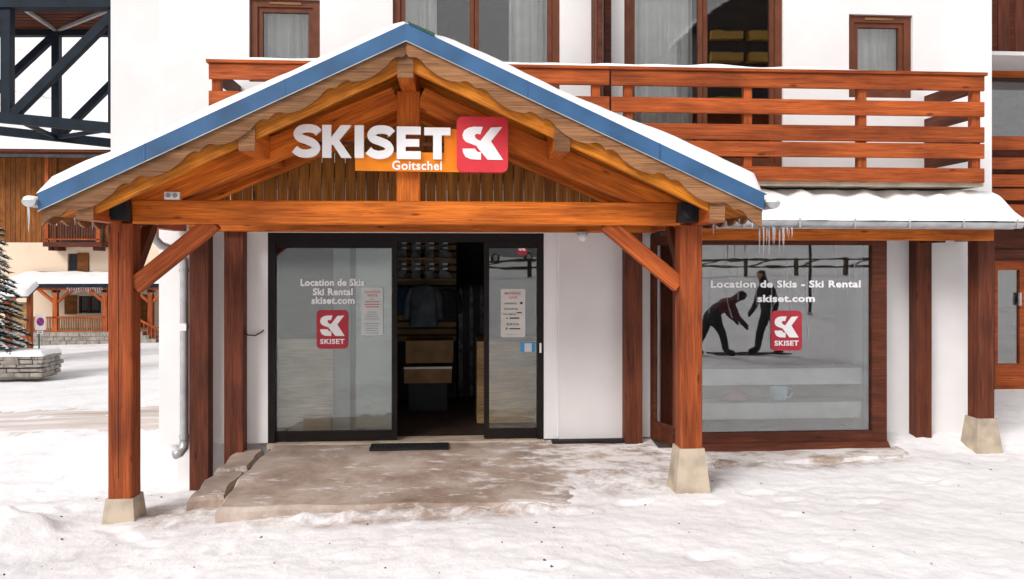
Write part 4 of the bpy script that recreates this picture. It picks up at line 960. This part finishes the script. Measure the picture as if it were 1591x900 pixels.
# roof and its snow
MB().box(cx(-110), cx(440), CY - 1.6, CY + 11, cz(243), cz(239)).build('roof', 'darkred', ch)
MB().box(cx(-110), cx(440), CY - 1.62, CY - 1.55, cz(245, CY - 1.6), cz(240, CY - 1.6)).build('eave', 'tile', ch)
def ctop(x, y): return cz(239) + (y - CY + 1.6) * .20
rs = MB(); n1, n2 = 60, 8
for j in range(n2 + 1):
    for i in range(n1 + 1):
        x = cx(-112) + (cx(442) - cx(-112)) * i / n1; y = CY - 1.65 + 12 * j / n2; rs.v.append((x, y, ctop(x, y) + (.0 if j == 0 else .30 + .1 * noise.noise(Vector((x, y, 0))))))
for j in range(n2):
    for i in range(n1): k = j*(n1+1)+i; rs.f.append((k, k+1, k+n1+2, k+n1+1)); rs.m.append(0)
tag(rs.build('chalet_roof_snow', 'snow', smooth=True), 'deep snow on the chalet roof beyond the road', 'snow', kind='stuff')
# windows, shutters, door
MB().box(cx(105) + .04, cx(121), CY + .12, CY + .15, cz(421), cz(395)).build('window_pane', 'carglass', ch)
MB().box(cx(121), cx(138), CY - .06, CY - .012, cz(422), cz(393)).build('shutter', 'chalet', ch)
wn = MB().box(cx(122) + .02, cx(157) - .02, CY + .1, CY + .14, cz(486), cz(461)).build('window_pane', 'carglass', ch)
for px in (123, 138, 156): MB().box(cx(px) - .06, cx(px) + .06, CY + .04, CY + .098, cz(487), cz(460)).build('window_frame', 'darkred', ch)
MB().box(cx(101), cx(120), CY - .06, CY - .012, cz(488), cz(459)).build('shutter', 'chalet', ch)
MB().box(cx(216), cx(240), CY + .1, CY + .16, cz(520), cz(458)).build('door', 'chalet', ch)
# porch roof of the chalet
PYc = CY - 2.4
def pxx(px): return PX(px, PYc)
def pzz(py): return PZ(100, py, PYc)
MB().add([(pxx(5), PYc, pzz(447)), (pxx(420), PYc, pzz(447)), (pxx(420), CY, cz(426)), (pxx(5), CY, cz(426)), (pxx(5), PYc, pzz(441)), (pxx(420), PYc, pzz(441)), (pxx(420), CY, cz(424)), (pxx(5), CY, cz(424))],
         [(0,3,2,1), (4,5,6,7), (0,1,5,4), (3,0,4,7), (1,2,6,5)]).build('porch_roof', 'steel_blue', ch)
ps = MB(); n1 = 80
for j in range(6):
    for i in range(n1 + 1):
        t = j / 5; x = pxx(5) + (pxx(420) - pxx(5)) * i / n1; y = PYc - .03 + (CY - .1 - PYc) * t
        ps.v.append((x, y, pzz(441) + (cz(424) - pzz(441)) * t + (0 if j in (0, 5) else .16 + .06 * noise.noise(Vector((x * 2, y, 0))))))
for j in range(5):
    for i in range(n1): k = j*(n1+1)+i; ps.f.append((k, k+1, k+n1+2, k+n1+1)); ps.m.append(0)
tag(ps.build('chalet_porch_snow', 'snow', smooth=True), 'strip of snow on the chalet porch roof', 'snow', kind='stuff')
MB().box(pxx(5), pxx(420), CY - .3, CY - .02, cz(427), cz(422)).build('roof_tiles_edge', 'tile', ch)
for k, px in enumerate((10, 84, 162, 232, 300)):
    x = pxx(px); beam('porch_post', (x, PYc + .15, pzz(530)), (x, PYc + .15, pzz(449)), .2, .2, 'red', ch, up=(0, 1, 0))
    for s_ in (-1, 1): beam('porch_brace', (x + s_ * .06, PYc + .15, pzz(470)), (x + s_ * .75, PYc + .15, pzz(450)), .12, .12, 'red', ch)
    MB().box(x - .14, x + .14, PYc + .05, PYc + .3, pzz(455), pzz(450)).build('bracket_block', 'hut', ch)
beam('porch_beam', (pxx(5), PYc + .15, pzz(449)), (pxx(420), PYc + .15, pzz(449)), .14, .12, 'red', ch)
beam('porch_rail', (pxx(30), PYc + .1, pzz(493.5)), (pxx(162), PYc + .1, pzz(493.5)), .1, .08, 'red', ch); beam('porch_rail', (pxx(30), PYc + .1, pzz(515)), (pxx(162), PYc + .1, pzz(515)), .08, .08, 'red', ch)
for k in range(36): x = pxx(32 + k * 3.65); beam('baluster', (x, PYc + .1, pzz(515)), (x, PYc + .1, pzz(494)), .055, .05, 'weather', ch, up=(0, 1, 0), ch=.003)
MB().box(pxx(0), pxx(212), PYc, CY, pzz(560), pzz(516)).build('terrace', 'stone', ch)
# stones facing the terrace
zt_, zb_ = pzz(517), pzz(556); rowh = .19; z = zt_; row = 0
while z > zb_:
    x = pxx(0) + random.uniform(0, .2)
    while x < pxx(212):
        wd = random.uniform(.25, .62); MB().box(x, min(x + wd - .02, pxx(212)), PYc - random.uniform(.02, .06), PYc - .001, z - rowh + .02, z).build('stone', 'stone', ch); x += wd
    z -= rowh; row += 1
# stair at the right of the terrace
for k in range(7): MB().box(pxx(213) + .3 * k, pxx(213) + .3 * k + .3, PYc - .2, CY, pzz(560), pzz(516) - .16 * k).build('step', 'stone', ch)
beam('stair_rail', (pxx(213), PYc - .1, pzz(495)), (pxx(213) + 2.1, PYc - .1, pzz(495) - 1.1), .08, .09, 'red', ch)
for k in range(12): x = pxx(213) + .17 * k; beam('baluster', (x, PYc - .1, pzz(517) - .09 * k), (x, PYc - .1, pzz(496) - .09 * k), .05, .05, 'red', ch, up=(0, 1, 0), ch=.003)
for k in range(16):
    px = 105 + k * 3.6; icl = MB(); x = pxx(px); icl.tube([(x, PYc - .02, pzz(447)), (x, PYc - .02, pzz(447) - random.uniform(.1, .4))], [.03, .004], 5)
    tag(icl.build('icicle', 'ice'), 'tiny icicle in the fringe along the chalet porch roof edge', 'icicle', 'icicles along the chalet porch')

# ================================================================== things by the road (left)
# raised bed of rough stones
y0 = 21.5; bed = thing('stone_planter', (PX(20, y0), y0 + 2, -1.1), 'low rough stone planter wall with snow on top, around the spruce', 'planter')
xr_, xl_ = PX(66, y0), PX(-130, y0); zt_ = PZ(40, 553, y0); zb_ = PZ(40, 590, y0)
MB().box(xl_, xr_ - .1, y0 + .1, y0 + 1.0, zb_, zt_ - .03).build('core', 'stone', bed)
z = zt_
for row in range(5):
    x = xl_
    while x < xr_:
        wd = random.uniform(.12, .5); hh = .11 + random.uniform(-.03, .02)
        MB().box(x, min(x + wd - .015, xr_), y0 - random.uniform(0, .05), y0 + .12, z - hh + .014, z - random.uniform(0, .01)).build('stone', 'stone', bed); x += wd
    z -= .11
for row in range(5):
    y = y0 + .1
    while y < y0 + .9:
        wd = random.uniform(.2, .4); MB().box(xr_ - .12, xr_ + random.uniform(0, .04), y, y + wd - .015, zt_ - .11 * (row + 1) + .014, zt_ - .11 * row).build('stone', 'stone', bed); y += wd
roof_snow(xl_, xr_ + .03, y0 - .04, y0 + 1.0, lambda x, y: zt_ - .02, lambda x, y: .13 + .05 * noise.noise(Vector((x, y, 2))), 'planter_snow', 'snow cushion on top of the stone planter', nxs=40, nys=20)
# spruce: trunk, boughs of needles, snow on the boughs
tx, ty = PX(-30, 22.1), 22.1; tz = zt_
tree = thing('spruce_tree', (tx, ty, tz), 'snow-dusted spruce standing in the stone planter at the left edge', 'tree')
mb = MB(); mb.tube([(tx, ty, tz - .3), (tx + .02, ty, tz + 1.5), (tx, ty, tz + 3), (tx, ty, tz + 4.6)], [.10, .08, .05, .01], 10); mb.build('trunk', 'bark', tree, smooth=True)
cr, sn_ = MB(), MB()
for k in range(150):
    h = .25 + 4.2 * (k / 150) ** .95; Lb = 1.15 * (1 - h / 4.8) + .12; a = k * 2.4 + random.uniform(-.3, .3)
    d = Vector((math.cos(a), math.sin(a), 0)); sd_ = Vector((-d.y, d.x, 0)); nseg = max(4, int(Lb * 11))
    for s_ in range(nseg):
        t = (s_ + .5) / nseg; base = Vector((tx, ty, tz + h)) + d * Lb * t + Vector((0, 0, -.34 * Lb * t * t + .06 * t))
        wl = (.07 + .22 * Lb * (1 - t) * min(1, t * 5)) 
        for sgn in (-1, 1):
            for q in range(7):
                o = base + d * random.uniform(-.05, .05); tip = o + sd_ * sgn * wl * random.uniform(.5, 1.1) + d * .10 + Vector((0, 0, random.uniform(-.09, .03))); wv = d * .022
                cr.add([o - wv, o + wv, tip + wv * .4, tip - wv * .4], [(0, 1, 2, 3)])
        if random.random() < .85:
            r_ = wl * random.uniform(.5, .95); c0 = base + Vector((0, 0, .03)); m_ = 6
            ring = [c0 + (d * math.cos(2*math.pi*i/m_) * .08 + sd_ * math.sin(2*math.pi*i/m_) * r_) + Vector((0, 0, -.02)) for i in range(m_)]
            sn_.add(ring + [c0 + Vector((0, 0, .035))], [(i, (i+1) % m_, m_) for i in range(m_)])
cr.build('crown', 'needle', tree); tag(sn_.build('bough_snow', 'snow', tree, smooth=True), kind='stuff')
# notice board under a small roof
ny = 30.0; nb_ = thing('notice_board', (PX(32, ny), ny, -1.3), 'roofed wooden notice board with pale panel beside the spruce', 'notice board')
for px in (14, 46.5): beam('post', (PX(px, ny), ny, PZ(px, 560, ny)), (PX(px, ny), ny, PZ(px, 455, ny)), .16, .16, 'red', nb_, up=(0, 1, 0))
MB().box(PX(17, ny), PX(43, ny), ny - .03, ny + .03, PZ(30, 508, ny), PZ(30, 470, ny)).build('panel', 'counter', nb_)
beam('bottom_bar', (PX(14, ny), ny, PZ(30, 524, ny)), (PX(46, ny), ny, PZ(30, 524, ny)), .08, .1, 'red', nb_)
MB().add([(PX(6, ny), ny - .4, PZ(30, 462, ny)), (PX(53, ny), ny - .4, PZ(30, 462, ny)), (PX(53, ny), ny + .3, PZ(30, 448, ny)), (PX(6, ny), ny + .3, PZ(30, 448, ny)), (PX(6, ny), ny - .4, PZ(30, 459, ny)), (PX(53, ny), ny - .4, PZ(30, 459, ny)), (PX(53, ny), ny + .3, PZ(30, 445, ny)), (PX(6, ny), ny + .3, PZ(30, 445, ny))],
         [(3,2,1,0), (4,5,6,7), (0,1,5,4), (1,2,6,5), (2,3,7,6), (3,0,4,7)]).build('roof', 'tile', nb_)
roof_snow(PX(5, ny), PX(54, ny), ny - .45, ny + .3, lambda x, y: PZ(30, 459, ny) + (y - ny + .4) * .5, lambda x, y: .16, 'notice_board_snow', 'snow cap on the notice board roof', nxs=14, nys=8, edge=.1)
# no-parking sign
sy2 = 28.5; ns = thing('parking_sign', (PX(61, sy2), sy2, PZ(61, 548, sy2)), 'square no-parking sign on a green pole by the notice board', 'sign')
mb = MB(); mb.tube([(PX(60, sy2), sy2 + .03, PZ(60, 556, sy2)), (PX(60, sy2), sy2 + .03, PZ(60, 495, sy2))], .025, 8); mb.build('pole', 'green', ns)
MB().box(PX(55, sy2), PX(71, sy2), sy2 - .01, sy2 + .01, PZ(61, 513, sy2), PZ(61, 488, sy2)).build('plate', 'white', ns)
def disc(cx_, cz_, r, y0, y1, sc=1.15, n=24): return MB().prism_y([(cx_ + r * math.cos(-2*math.pi*i/n), cz_ + r * sc * math.sin(-2*math.pi*i/n)) for i in range(n)], y0, y1)
xc, zc = PX(63, sy2), PZ(63, 500, sy2)
disc(xc, zc, .13, sy2 - .014, sy2 - .0105).build('red_ring', 'signred', ns); disc(xc, zc, .10, sy2 - .018, sy2 - .0142).build('blue_field', 'purple', ns)
beam('red_bar', (xc - .075, sy2 - .020, zc + .085), (xc + .075, sy2 - .020, zc - .085), .003, .03, 'signred', ns, ch=.001)
MB().box(PX(58, sy2), PX(67, sy2), sy2 - .012, sy2 + .008, PZ(61, 518.5, sy2), PZ(61, 514, sy2)).build('small_plate', 'white', ns)
MB().box(PX(60, sy2), PX(65, sy2), sy2 - .016, sy2 - .0125, PZ(61, 517, sy2), PZ(61, 515.5, sy2)).build('arrow', 'ink', ns)

# ================================================================== steel truss bridge (upper left)
ty0, ty1 = 25.0, 27.6
tr = thing('truss_bridge', (PX(80, ty0), 26, 5.5), 'dark blue steel truss bridge crossing high behind the left of the building', 'bridge')
def tb(name, a, c, Ya, s, Yb=None, mat='steel_blue'):
    beam(name, P(a[0], a[1], Ya), P(c[0], c[1], Yb or Ya), s, s, mat, tr, up=(0, 1, 0) if abs(a[0]-c[0]) < 3 else (0, 0, 1))
tb('bottom_chord', (-160, 168), (330, 214), ty0, .30); tb('bottom_chord', (-160, 186), (330, 240), ty1, .28)
tb('top_chord', (-160, 4), (330, 4), ty0, .42); tb('top_chord', (-160, 50), (330, 50), ty1, .28)
for px in (-140, 12, 178): tb('upright', (px, 8), (px, 184 + .094 * px), ty0, .28)
for px in (-70, 88, 250): tb('upright', (px, 52), (px, 208 + .10 * px), ty1, .24)
tb('diagonal', (18, 182), (178, 22), ty0, .26); tb('diagonal', (-140, 172), (8, 20), ty0, .26)
tb('diagonal', (-70, 200), (84, 56), ty1, .22); tb('diagonal', (92, 212), (246, 58), ty1, .22)
tb('cross_brace', (34, 190), (88, 214), ty0, .12, ty1); tb('cross_brace', (178, 200), (88, 214), ty0, .12, ty1)
tb('cross_brace', (34, 12), (88, 48), ty0, .10, ty1, 'galv'); tb('cross_brace', (178, 12), (88, 48), ty0, .10, ty1, 'galv')
for k in range(9): yy = ty0 + .15 + .28 * k; beam('deck_board', P(-160, 4 + 44 * k / 9, yy), P(330, 4 + 44 * k / 9, yy), .26, .07, 'darkred', tr)
for px in (-130, 300): MB().box(PX(px, 26) - .3, PX(px, 26) + .3, 25.2, 27.4, -2, PZ(px, 185 + .09 * px, 26)).build('pier', 'concrete', tr)

# ================================================================== neighbouring building (right edge)
NY = 11.8
nbld = thing('neighbouring_building', (10.5, 13, 0), 'wood-fronted neighbouring building with balconies at the right edge', 'building')
nx0, nx1 = XR + .02, 15.0
def nz(py, Y=NY): return PZ(1566, py, Y)
wall_holes('wall', nx0, nx1, -.4, 8.5, NY, NY + .3, [(PX(1546, NY), PX(1680, NY), nz(606), nz(405)), (PX(1500, NY) if PX(1500, NY) > nx0 else nx0 + .05, PX(1690, NY), nz(212), nz(122))], 'darkred', nbld)
MB().box(nx0, nx1, NY + 1.2, NY + 1.3, -.4, 8).build('inner_wall', 'room', nbld)
fr = MB(); X0, X1 = PX(1546, NY), PX(1680, NY)
fr.box(X0, X1, NY + .02, NY + .10, nz(606), nz(566)).box(X0, X0 + .06, NY + .02, NY + .10, nz(566), nz(405)).box(X1 - .1, X1, NY + .02, NY + .1, nz(566), nz(405)).box(X0 + .06, X1 - .1, NY + .02, NY + .1, nz(420), nz(405)).box(PX(1586, NY), PX(1596, NY), NY + .02, NY + .1, nz(566), nz(420))
nd = fr.build('glazed_door', 'red', nbld)
MB().box(X0 + .06, PX(1586, NY), NY + .055, NY + .063, nz(566), nz(420)).build('pane', 'shopglass', nd); MB().box(PX(1596, NY), X1 - .1, NY + .055, NY + .063, nz(566), nz(420)).build('pane', 'shopglass', nd)
MB().box(PX(1583, NY), PX(1586, NY), NY - .02, NY + .019, nz(475), nz(455)).build('handle', 'galv', nd)
beam('beam', (nx0, NY - .04, nz(395)), (nx1, NY - .04, nz(395)), .08, .13, 'darkred', nbld)
wf = MB().box(nx0, PX(1690, NY), NY + .08, NY + .088, nz(212), nz(122)).build('window_pane', 'shopglass', nbld)
beam('lintel', (nx0, NY - .06, nz(110)), (nx1, NY - .06, nz(110)), .12, .22, 'orange', nbld)
for z0_, z1_ in ((234, 213), (264, 246), (291, 272), (312, 294), (340, 318)): beam('balcony_board', (nx0, NY - .55, (nz(z0_, NY-.5) + nz(z1_, NY-.5)) / 2), (nx1, NY - .55, (nz(z0_, NY-.5) + nz(z1_, NY-.5)) / 2), .04, nz(z1_, NY-.5) - nz(z0_, NY-.5), 'red', nbld)
MB().box(nx0, nx1, NY - .6, NY, nz(345, NY-.5), nz(338, NY-.5)).build('balcony_floor', 'concrete', nbld)
MB().box(nx0, nx1, NY - 1.0, NY, nz(86, NY-1), nz(80, NY-1)).build('upper_balcony_floor', 'plaster2', nbld)
for k in range(18): x = nx0 + .1 + k * .26; beam('upper_slat', (x, NY - .98, nz(79, NY-1)), (x, NY - .98, nz(-40, NY-1)), .17, .03, 'darkred', nbld, up=(0, 1, 0))

# ================================================================== what the shop glass mirrors (behind and beside the camera)
def hut(x, y, wd, dp, ht, rz_, lab):
    zg = ground_z(x, y) - .5; t = thing('apartment_chalet', (x, y, zg), lab, 'building')
    mb = MB(); mb.box(x - wd/2, x + wd/2, y - dp, y, zg, zg + ht); mb.prism_y([(x - wd/2, zg + ht), (x + wd/2, zg + ht), (x, zg + ht + wd * .32)][::-1], y - dp, y); mb.build('walls', 'hut', t)
    for s_ in (-1, 1): 
        mb = MB(); mb.add([(x, y + 1.2, zg + ht + wd*.32 + .1), (x + s_*(wd/2 + 1), y + 1.2, zg + ht - .55), (x + s_*(wd/2 + 1), y - dp - 1, zg + ht - .55), (x, y - dp - 1, zg + ht + wd*.32 + .1), (x, y + 1.2, zg + ht + wd*.32 + .7), (x + s_*(wd/2 + 1), y + 1.2, zg + ht + .05), (x + s_*(wd/2 + 1), y - dp - 1, zg + ht + .05), (x, y - dp - 1, zg + ht + wd*.32 + .7)],
                         [(0,1,2,3), (7,6,5,4), (0,4,5,1), (1,5,6,2), (2,6,7,3)]); mb.build('roof', 'snow', t)
    lv = int(ht // 2.9)
    for k in range(lv):
        z = zg + .4 + 2.9 * (k + 1) - 1.0
        for q in range(3):
            xc = x - wd/2 + wd * (q + .5) / 3
            if (k + q) % 4 != 3: MB().box(xc - wd*.14, xc + wd*.14, y + .003, y + 1.3, z - .1, z + 1.0).build('balcony', 'yellow', t)
            MB().box(xc - 1.0, xc + 1.0, y + .002, y + .05, z + 1.05, z + 1.9).build('window', 'carglass', t)
hut(40.5, -85, 15, 14, 20, 0, 'large dark chalet block with ochre balconies across the square')
hut(-26, -64, 20, 12, 11, 0, 'dark chalet block with ochre balconies at the left across the square')
# log guard rail along the snowy square
for k in range(9):
    x = -2 + 3.0 * k; y = -24 - .3 * k; z = ground_z(x, y)
    t = thing('guard_rail', (x, y, z), 'log guard rail bay, number %s along the square from the left' % ('one two three four five six seven eight nine'.split()[k]), 'guard rail', 'log guard rail along the square')
    for dx in (0, 2.9): beam('post', (x + dx, y, z - .3), (x + dx, y, z + 1.0), .16, .16, 'bark', t, up=(0, 1, 0))
    for h in (.5, .9): beam('rail', (x, y + .1, z + h), (x + 2.95, y + .1, z + h), .12, .12, 'bark', t)
    beam('brace', (x + .1, y + .1, z + .5), (x + 1.45, y + .1, z + .9), .08, .08, 'bark', t)
# parked car on the far side
def car(x, y, lab):
    z = ground_z(x, y) + .02; t = thing('parked_car', (x, y, z), lab, 'car')
    prof = [(-2.1, .35), (-2.12, .75), (-1.95, .95), (-1.35, 1.02), (-.75, 1.45), (.75, 1.48), (1.5, 1.05), (2.05, .95), (2.12, .7), (2.1, .35)]
    MB().prism_y([(x + u, z + v) for u, v in prof][::-1] if False else [(x + u, z + v) for u, v in prof], y - .85, y + .85).build('body', 'carpaint', t)
    for u0, u1 in ((-1.1, -.05), (.05, 1.2)):
        pl_ = [(x + u0, z + 1.03), (x + u0 + (.38 if u0 < 0 else .0), z + 1.38), (x + u1 - (.35 if u1 > .5 else 0), z + 1.38), (x + u1, z + 1.03)]
        for yy in (y + .851, y - .859): MB().prism_y(pl_, yy, yy + .008).build('side_window', 'carglass', t)
    for u in (-1.3, 1.3):
        for yy in (y - .87, y + .67):
            mb = MB(); mb.tube([(x + u, yy, z + .32), (x + u, yy + .2, z + .32)], .32, 18); wl = mb.build('wheel', 'tyre', t)
            mb = MB(); mb.tube([(x + u, yy - .01, z + .32), (x + u, yy + .21, z + .32)], .19, 14); mb.build('rim', 'galv', wl)
    for yy in (-.6, .6):
        MB().box(x + 2.06, x + 2.13, y + yy - .2, y + yy + .2, z + .68, z + .84).build('headlight', 'white', t); MB().box(x - 2.135, x - 2.06, y + yy - .2, y + yy + .2, z + .7, z + .88).build('tail_light', 'signred', t)
car(4.4, -45, 'silver car parked across the square behind the viewer')

# two people on the snow to the right of the viewer, mirrored in the display window
def person(name, joints, edges, radii, loc, rotz, colour, lab):
    me = bpy.data.meshes.new(name); names = list(joints); me.from_pydata([joints[k] for k in names], [(names.index(a), names.index(c)) for a, c in edges], [])
    tmp = bpy.data.objects.new('tmp', me); col.objects.link(tmp); md = tmp.modifiers.new('Skin', 'SKIN'); md.use_smooth_shade = True
    for i, k in enumerate(names): me.skin_vertices[0].data[i].radius = radii[k] if isinstance(radii[k], tuple) else (radii[k], radii[k])
    me.skin_vertices[0].data[names.index('pelvis')].use_root = True
    sb = tmp.modifiers.new('Sub', 'SUBSURF'); sb.levels = 2; sb.render_levels = 2
    dg = bpy.context.evaluated_depsgraph_get(); m2 = bpy.data.meshes.new_from_object(tmp.evaluated_get(dg)); bpy.data.objects.remove(tmp)
    m2.materials.clear(); mats = ['skin', colour, 'trouser', 'black']
    for k in mats: m2.materials.append(M[k])
    J = {k: Vector(v) for k, v in joints.items()}
    for p in m2.polygons:
        c = p.center; best = min(J, key=lambda k: (J[k] - c).length)
        p.material_index = (0 if c.x > J['head'].x + .045 and c.z < J['head'].z + .05 else 3) if best == 'head' else 3 if best.startswith(('foot', 'toe', 'ankle', 'hand', 'fing', 'thumb', 'crown')) else 2 if best.startswith(('hip', 'knee', 'pelvis')) else 1
    zg = ground_z(loc[0], loc[1])
    o = link(name, m2, None, None, Matrix.Translation((loc[0], loc[1], zg)) @ Matrix.Rotation(rotz, 4, 'Z'), mats); tag(o, lab, 'person'); return o
def figure(lean, stride, arm, crouch):
    """x is forward"""
    ph = .92 - crouch; s_ = math.sin(lean); c_ = math.cos(lean); sh_ = Vector((s_ * .50, 0, ph + c_ * .50)); nk = sh_ + Vector((s_ * .12, 0, c_ * .10)); hd = nk + Vector((s_ * .10 + .05, 0, c_ * .12 + .02))
    J = {'pelvis': (0, 0, ph), 'waist': (s_ * .2, 0, ph + c_ * .2), 'chest': tuple(sh_ - Vector((s_*.1, 0, c_*.1))), 'neck': tuple(nk), 'head': tuple(hd), 'crown': tuple(hd + Vector((s_ * .08, 0, c_ * .08 + .03)))}
    E = [('pelvis', 'waist'), ('waist', 'chest'), ('chest', 'neck'), ('neck', 'head'), ('head', 'crown')]
    Rd = {'pelvis': (.17, .14), 'waist': (.165, .13), 'chest': (.19, .14), 'neck': .075, 'head': (.10, .115), 'crown': .095}
    for sd_, st_, ar in (('l', stride, arm[0]), ('r', -stride, arm[1])):
        y = .1 if sd_ == 'l' else -.1
        J['hip_' + sd_] = (0, y, ph - .06); J['knee_' + sd_] = (st_ * .5 + crouch * .7 + .03, y * 1.3, .5 - crouch * .3); J['ankle_' + sd_] = (st_, y * 1.4, .11); J['toe_' + sd_] = (st_ + .2, y * 1.6, .05)
        E += [('pelvis', 'hip_' + sd_), ('hip_' + sd_, 'knee_' + sd_), ('knee_' + sd_, 'ankle_' + sd_), ('ankle_' + sd_, 'toe_' + sd_)]
        Rd.update({'hip_' + sd_: .115, 'knee_' + sd_: .085, 'ankle_' + sd_: .07, 'toe_' + sd_: .055})
        s0 = Vector(J['chest']) + Vector((0, y * 2.0, .03)); el = s0 + Vector(ar[0]); ha = el + Vector(ar[1]); dv = Vector(ar[1]).normalized()
        J['shoulder_' + sd_] = tuple(s0); J['elbow_' + sd_] = tuple(el); J['hand_' + sd_] = tuple(ha); J['fing_' + sd_] = tuple(ha + dv * .11); J['thumb_' + sd_] = tuple(ha + dv * .05 + Vector((.05, 0, .03)))
        E += [('chest', 'shoulder_' + sd_), ('shoulder_' + sd_, 'elbow_' + sd_), ('elbow_' + sd_, 'hand_' + sd_), ('hand_' + sd_, 'fing_' + sd_), ('hand_' + sd_, 'thumb_' + sd_)]
        Rd.update({'shoulder_' + sd_: .085, 'elbow_' + sd_: .065, 'hand_' + sd_: .045, 'fing_' + sd_: .03, 'thumb_' + sd_: .018})
    return J, E, Rd
J, E, Rd = figure(R(62), .28, (((.10, .05, -.26), (.18, 0, -.20)), ((.14, -.03, -.24), (.16, 0, -.16))), .04)
person('person', J, E, Rd, (5.2, 1.5), R(-6), 'jacketr', 'person in dark clothes bending forward, left of the two mirrored in the display window')
J, E, Rd = figure(R(12), .20, (((.05, .06, -.28), (.14, 0, -.20)), ((-.05, -.06, -.28), (.05, 0, -.26))), 0)
person('person', J, E, Rd, (6.5, 1.35), R(165), 'jacket2', 'person in dark clothes and cap standing, right of the two mirrored in the display window')
for k, (x, y) in enumerate(((6.05, 1.1), (6.15, 1.3))):
    z = ground_z(x, y) + ground_detail(x, y); mb = MB(); mb.prism_z([(x - .8, y - .04), (x + .75, y - .035), (x + .85, y), (x + .75, y + .035), (x - .8, y + .04)], z + .005, z + .02)
    tag(mb.build('ski', 'black'), 'ski lying on the snow, %s of the pair between the two mirrored people' % ('nearer the viewer' if k == 0 else 'nearer the shop'), 'ski', 'skis on the snow')

x, y = 10.7, -6.0; z = ground_z(x, y)
t = thing('marker_pole', (x, y, z), 'tall thin dark pole on the snow, mirrored in the display window', 'pole')
mb = MB(); mb.tube([(x, y, z - .2), (x, y, z + 5.2)], [.05, .035], 10); mb.build('shaft', 'hut', t)
mb = MB(); mb.tube([(x, y, z - .1), (x, y, z + .12)], .09, 12); mb.build('foot', 'galv', t); MB().box(x - .2, x + .2, y - .02, y + .02, z + 4.9, z + 5.0).build('crossbar', 'hut', t)
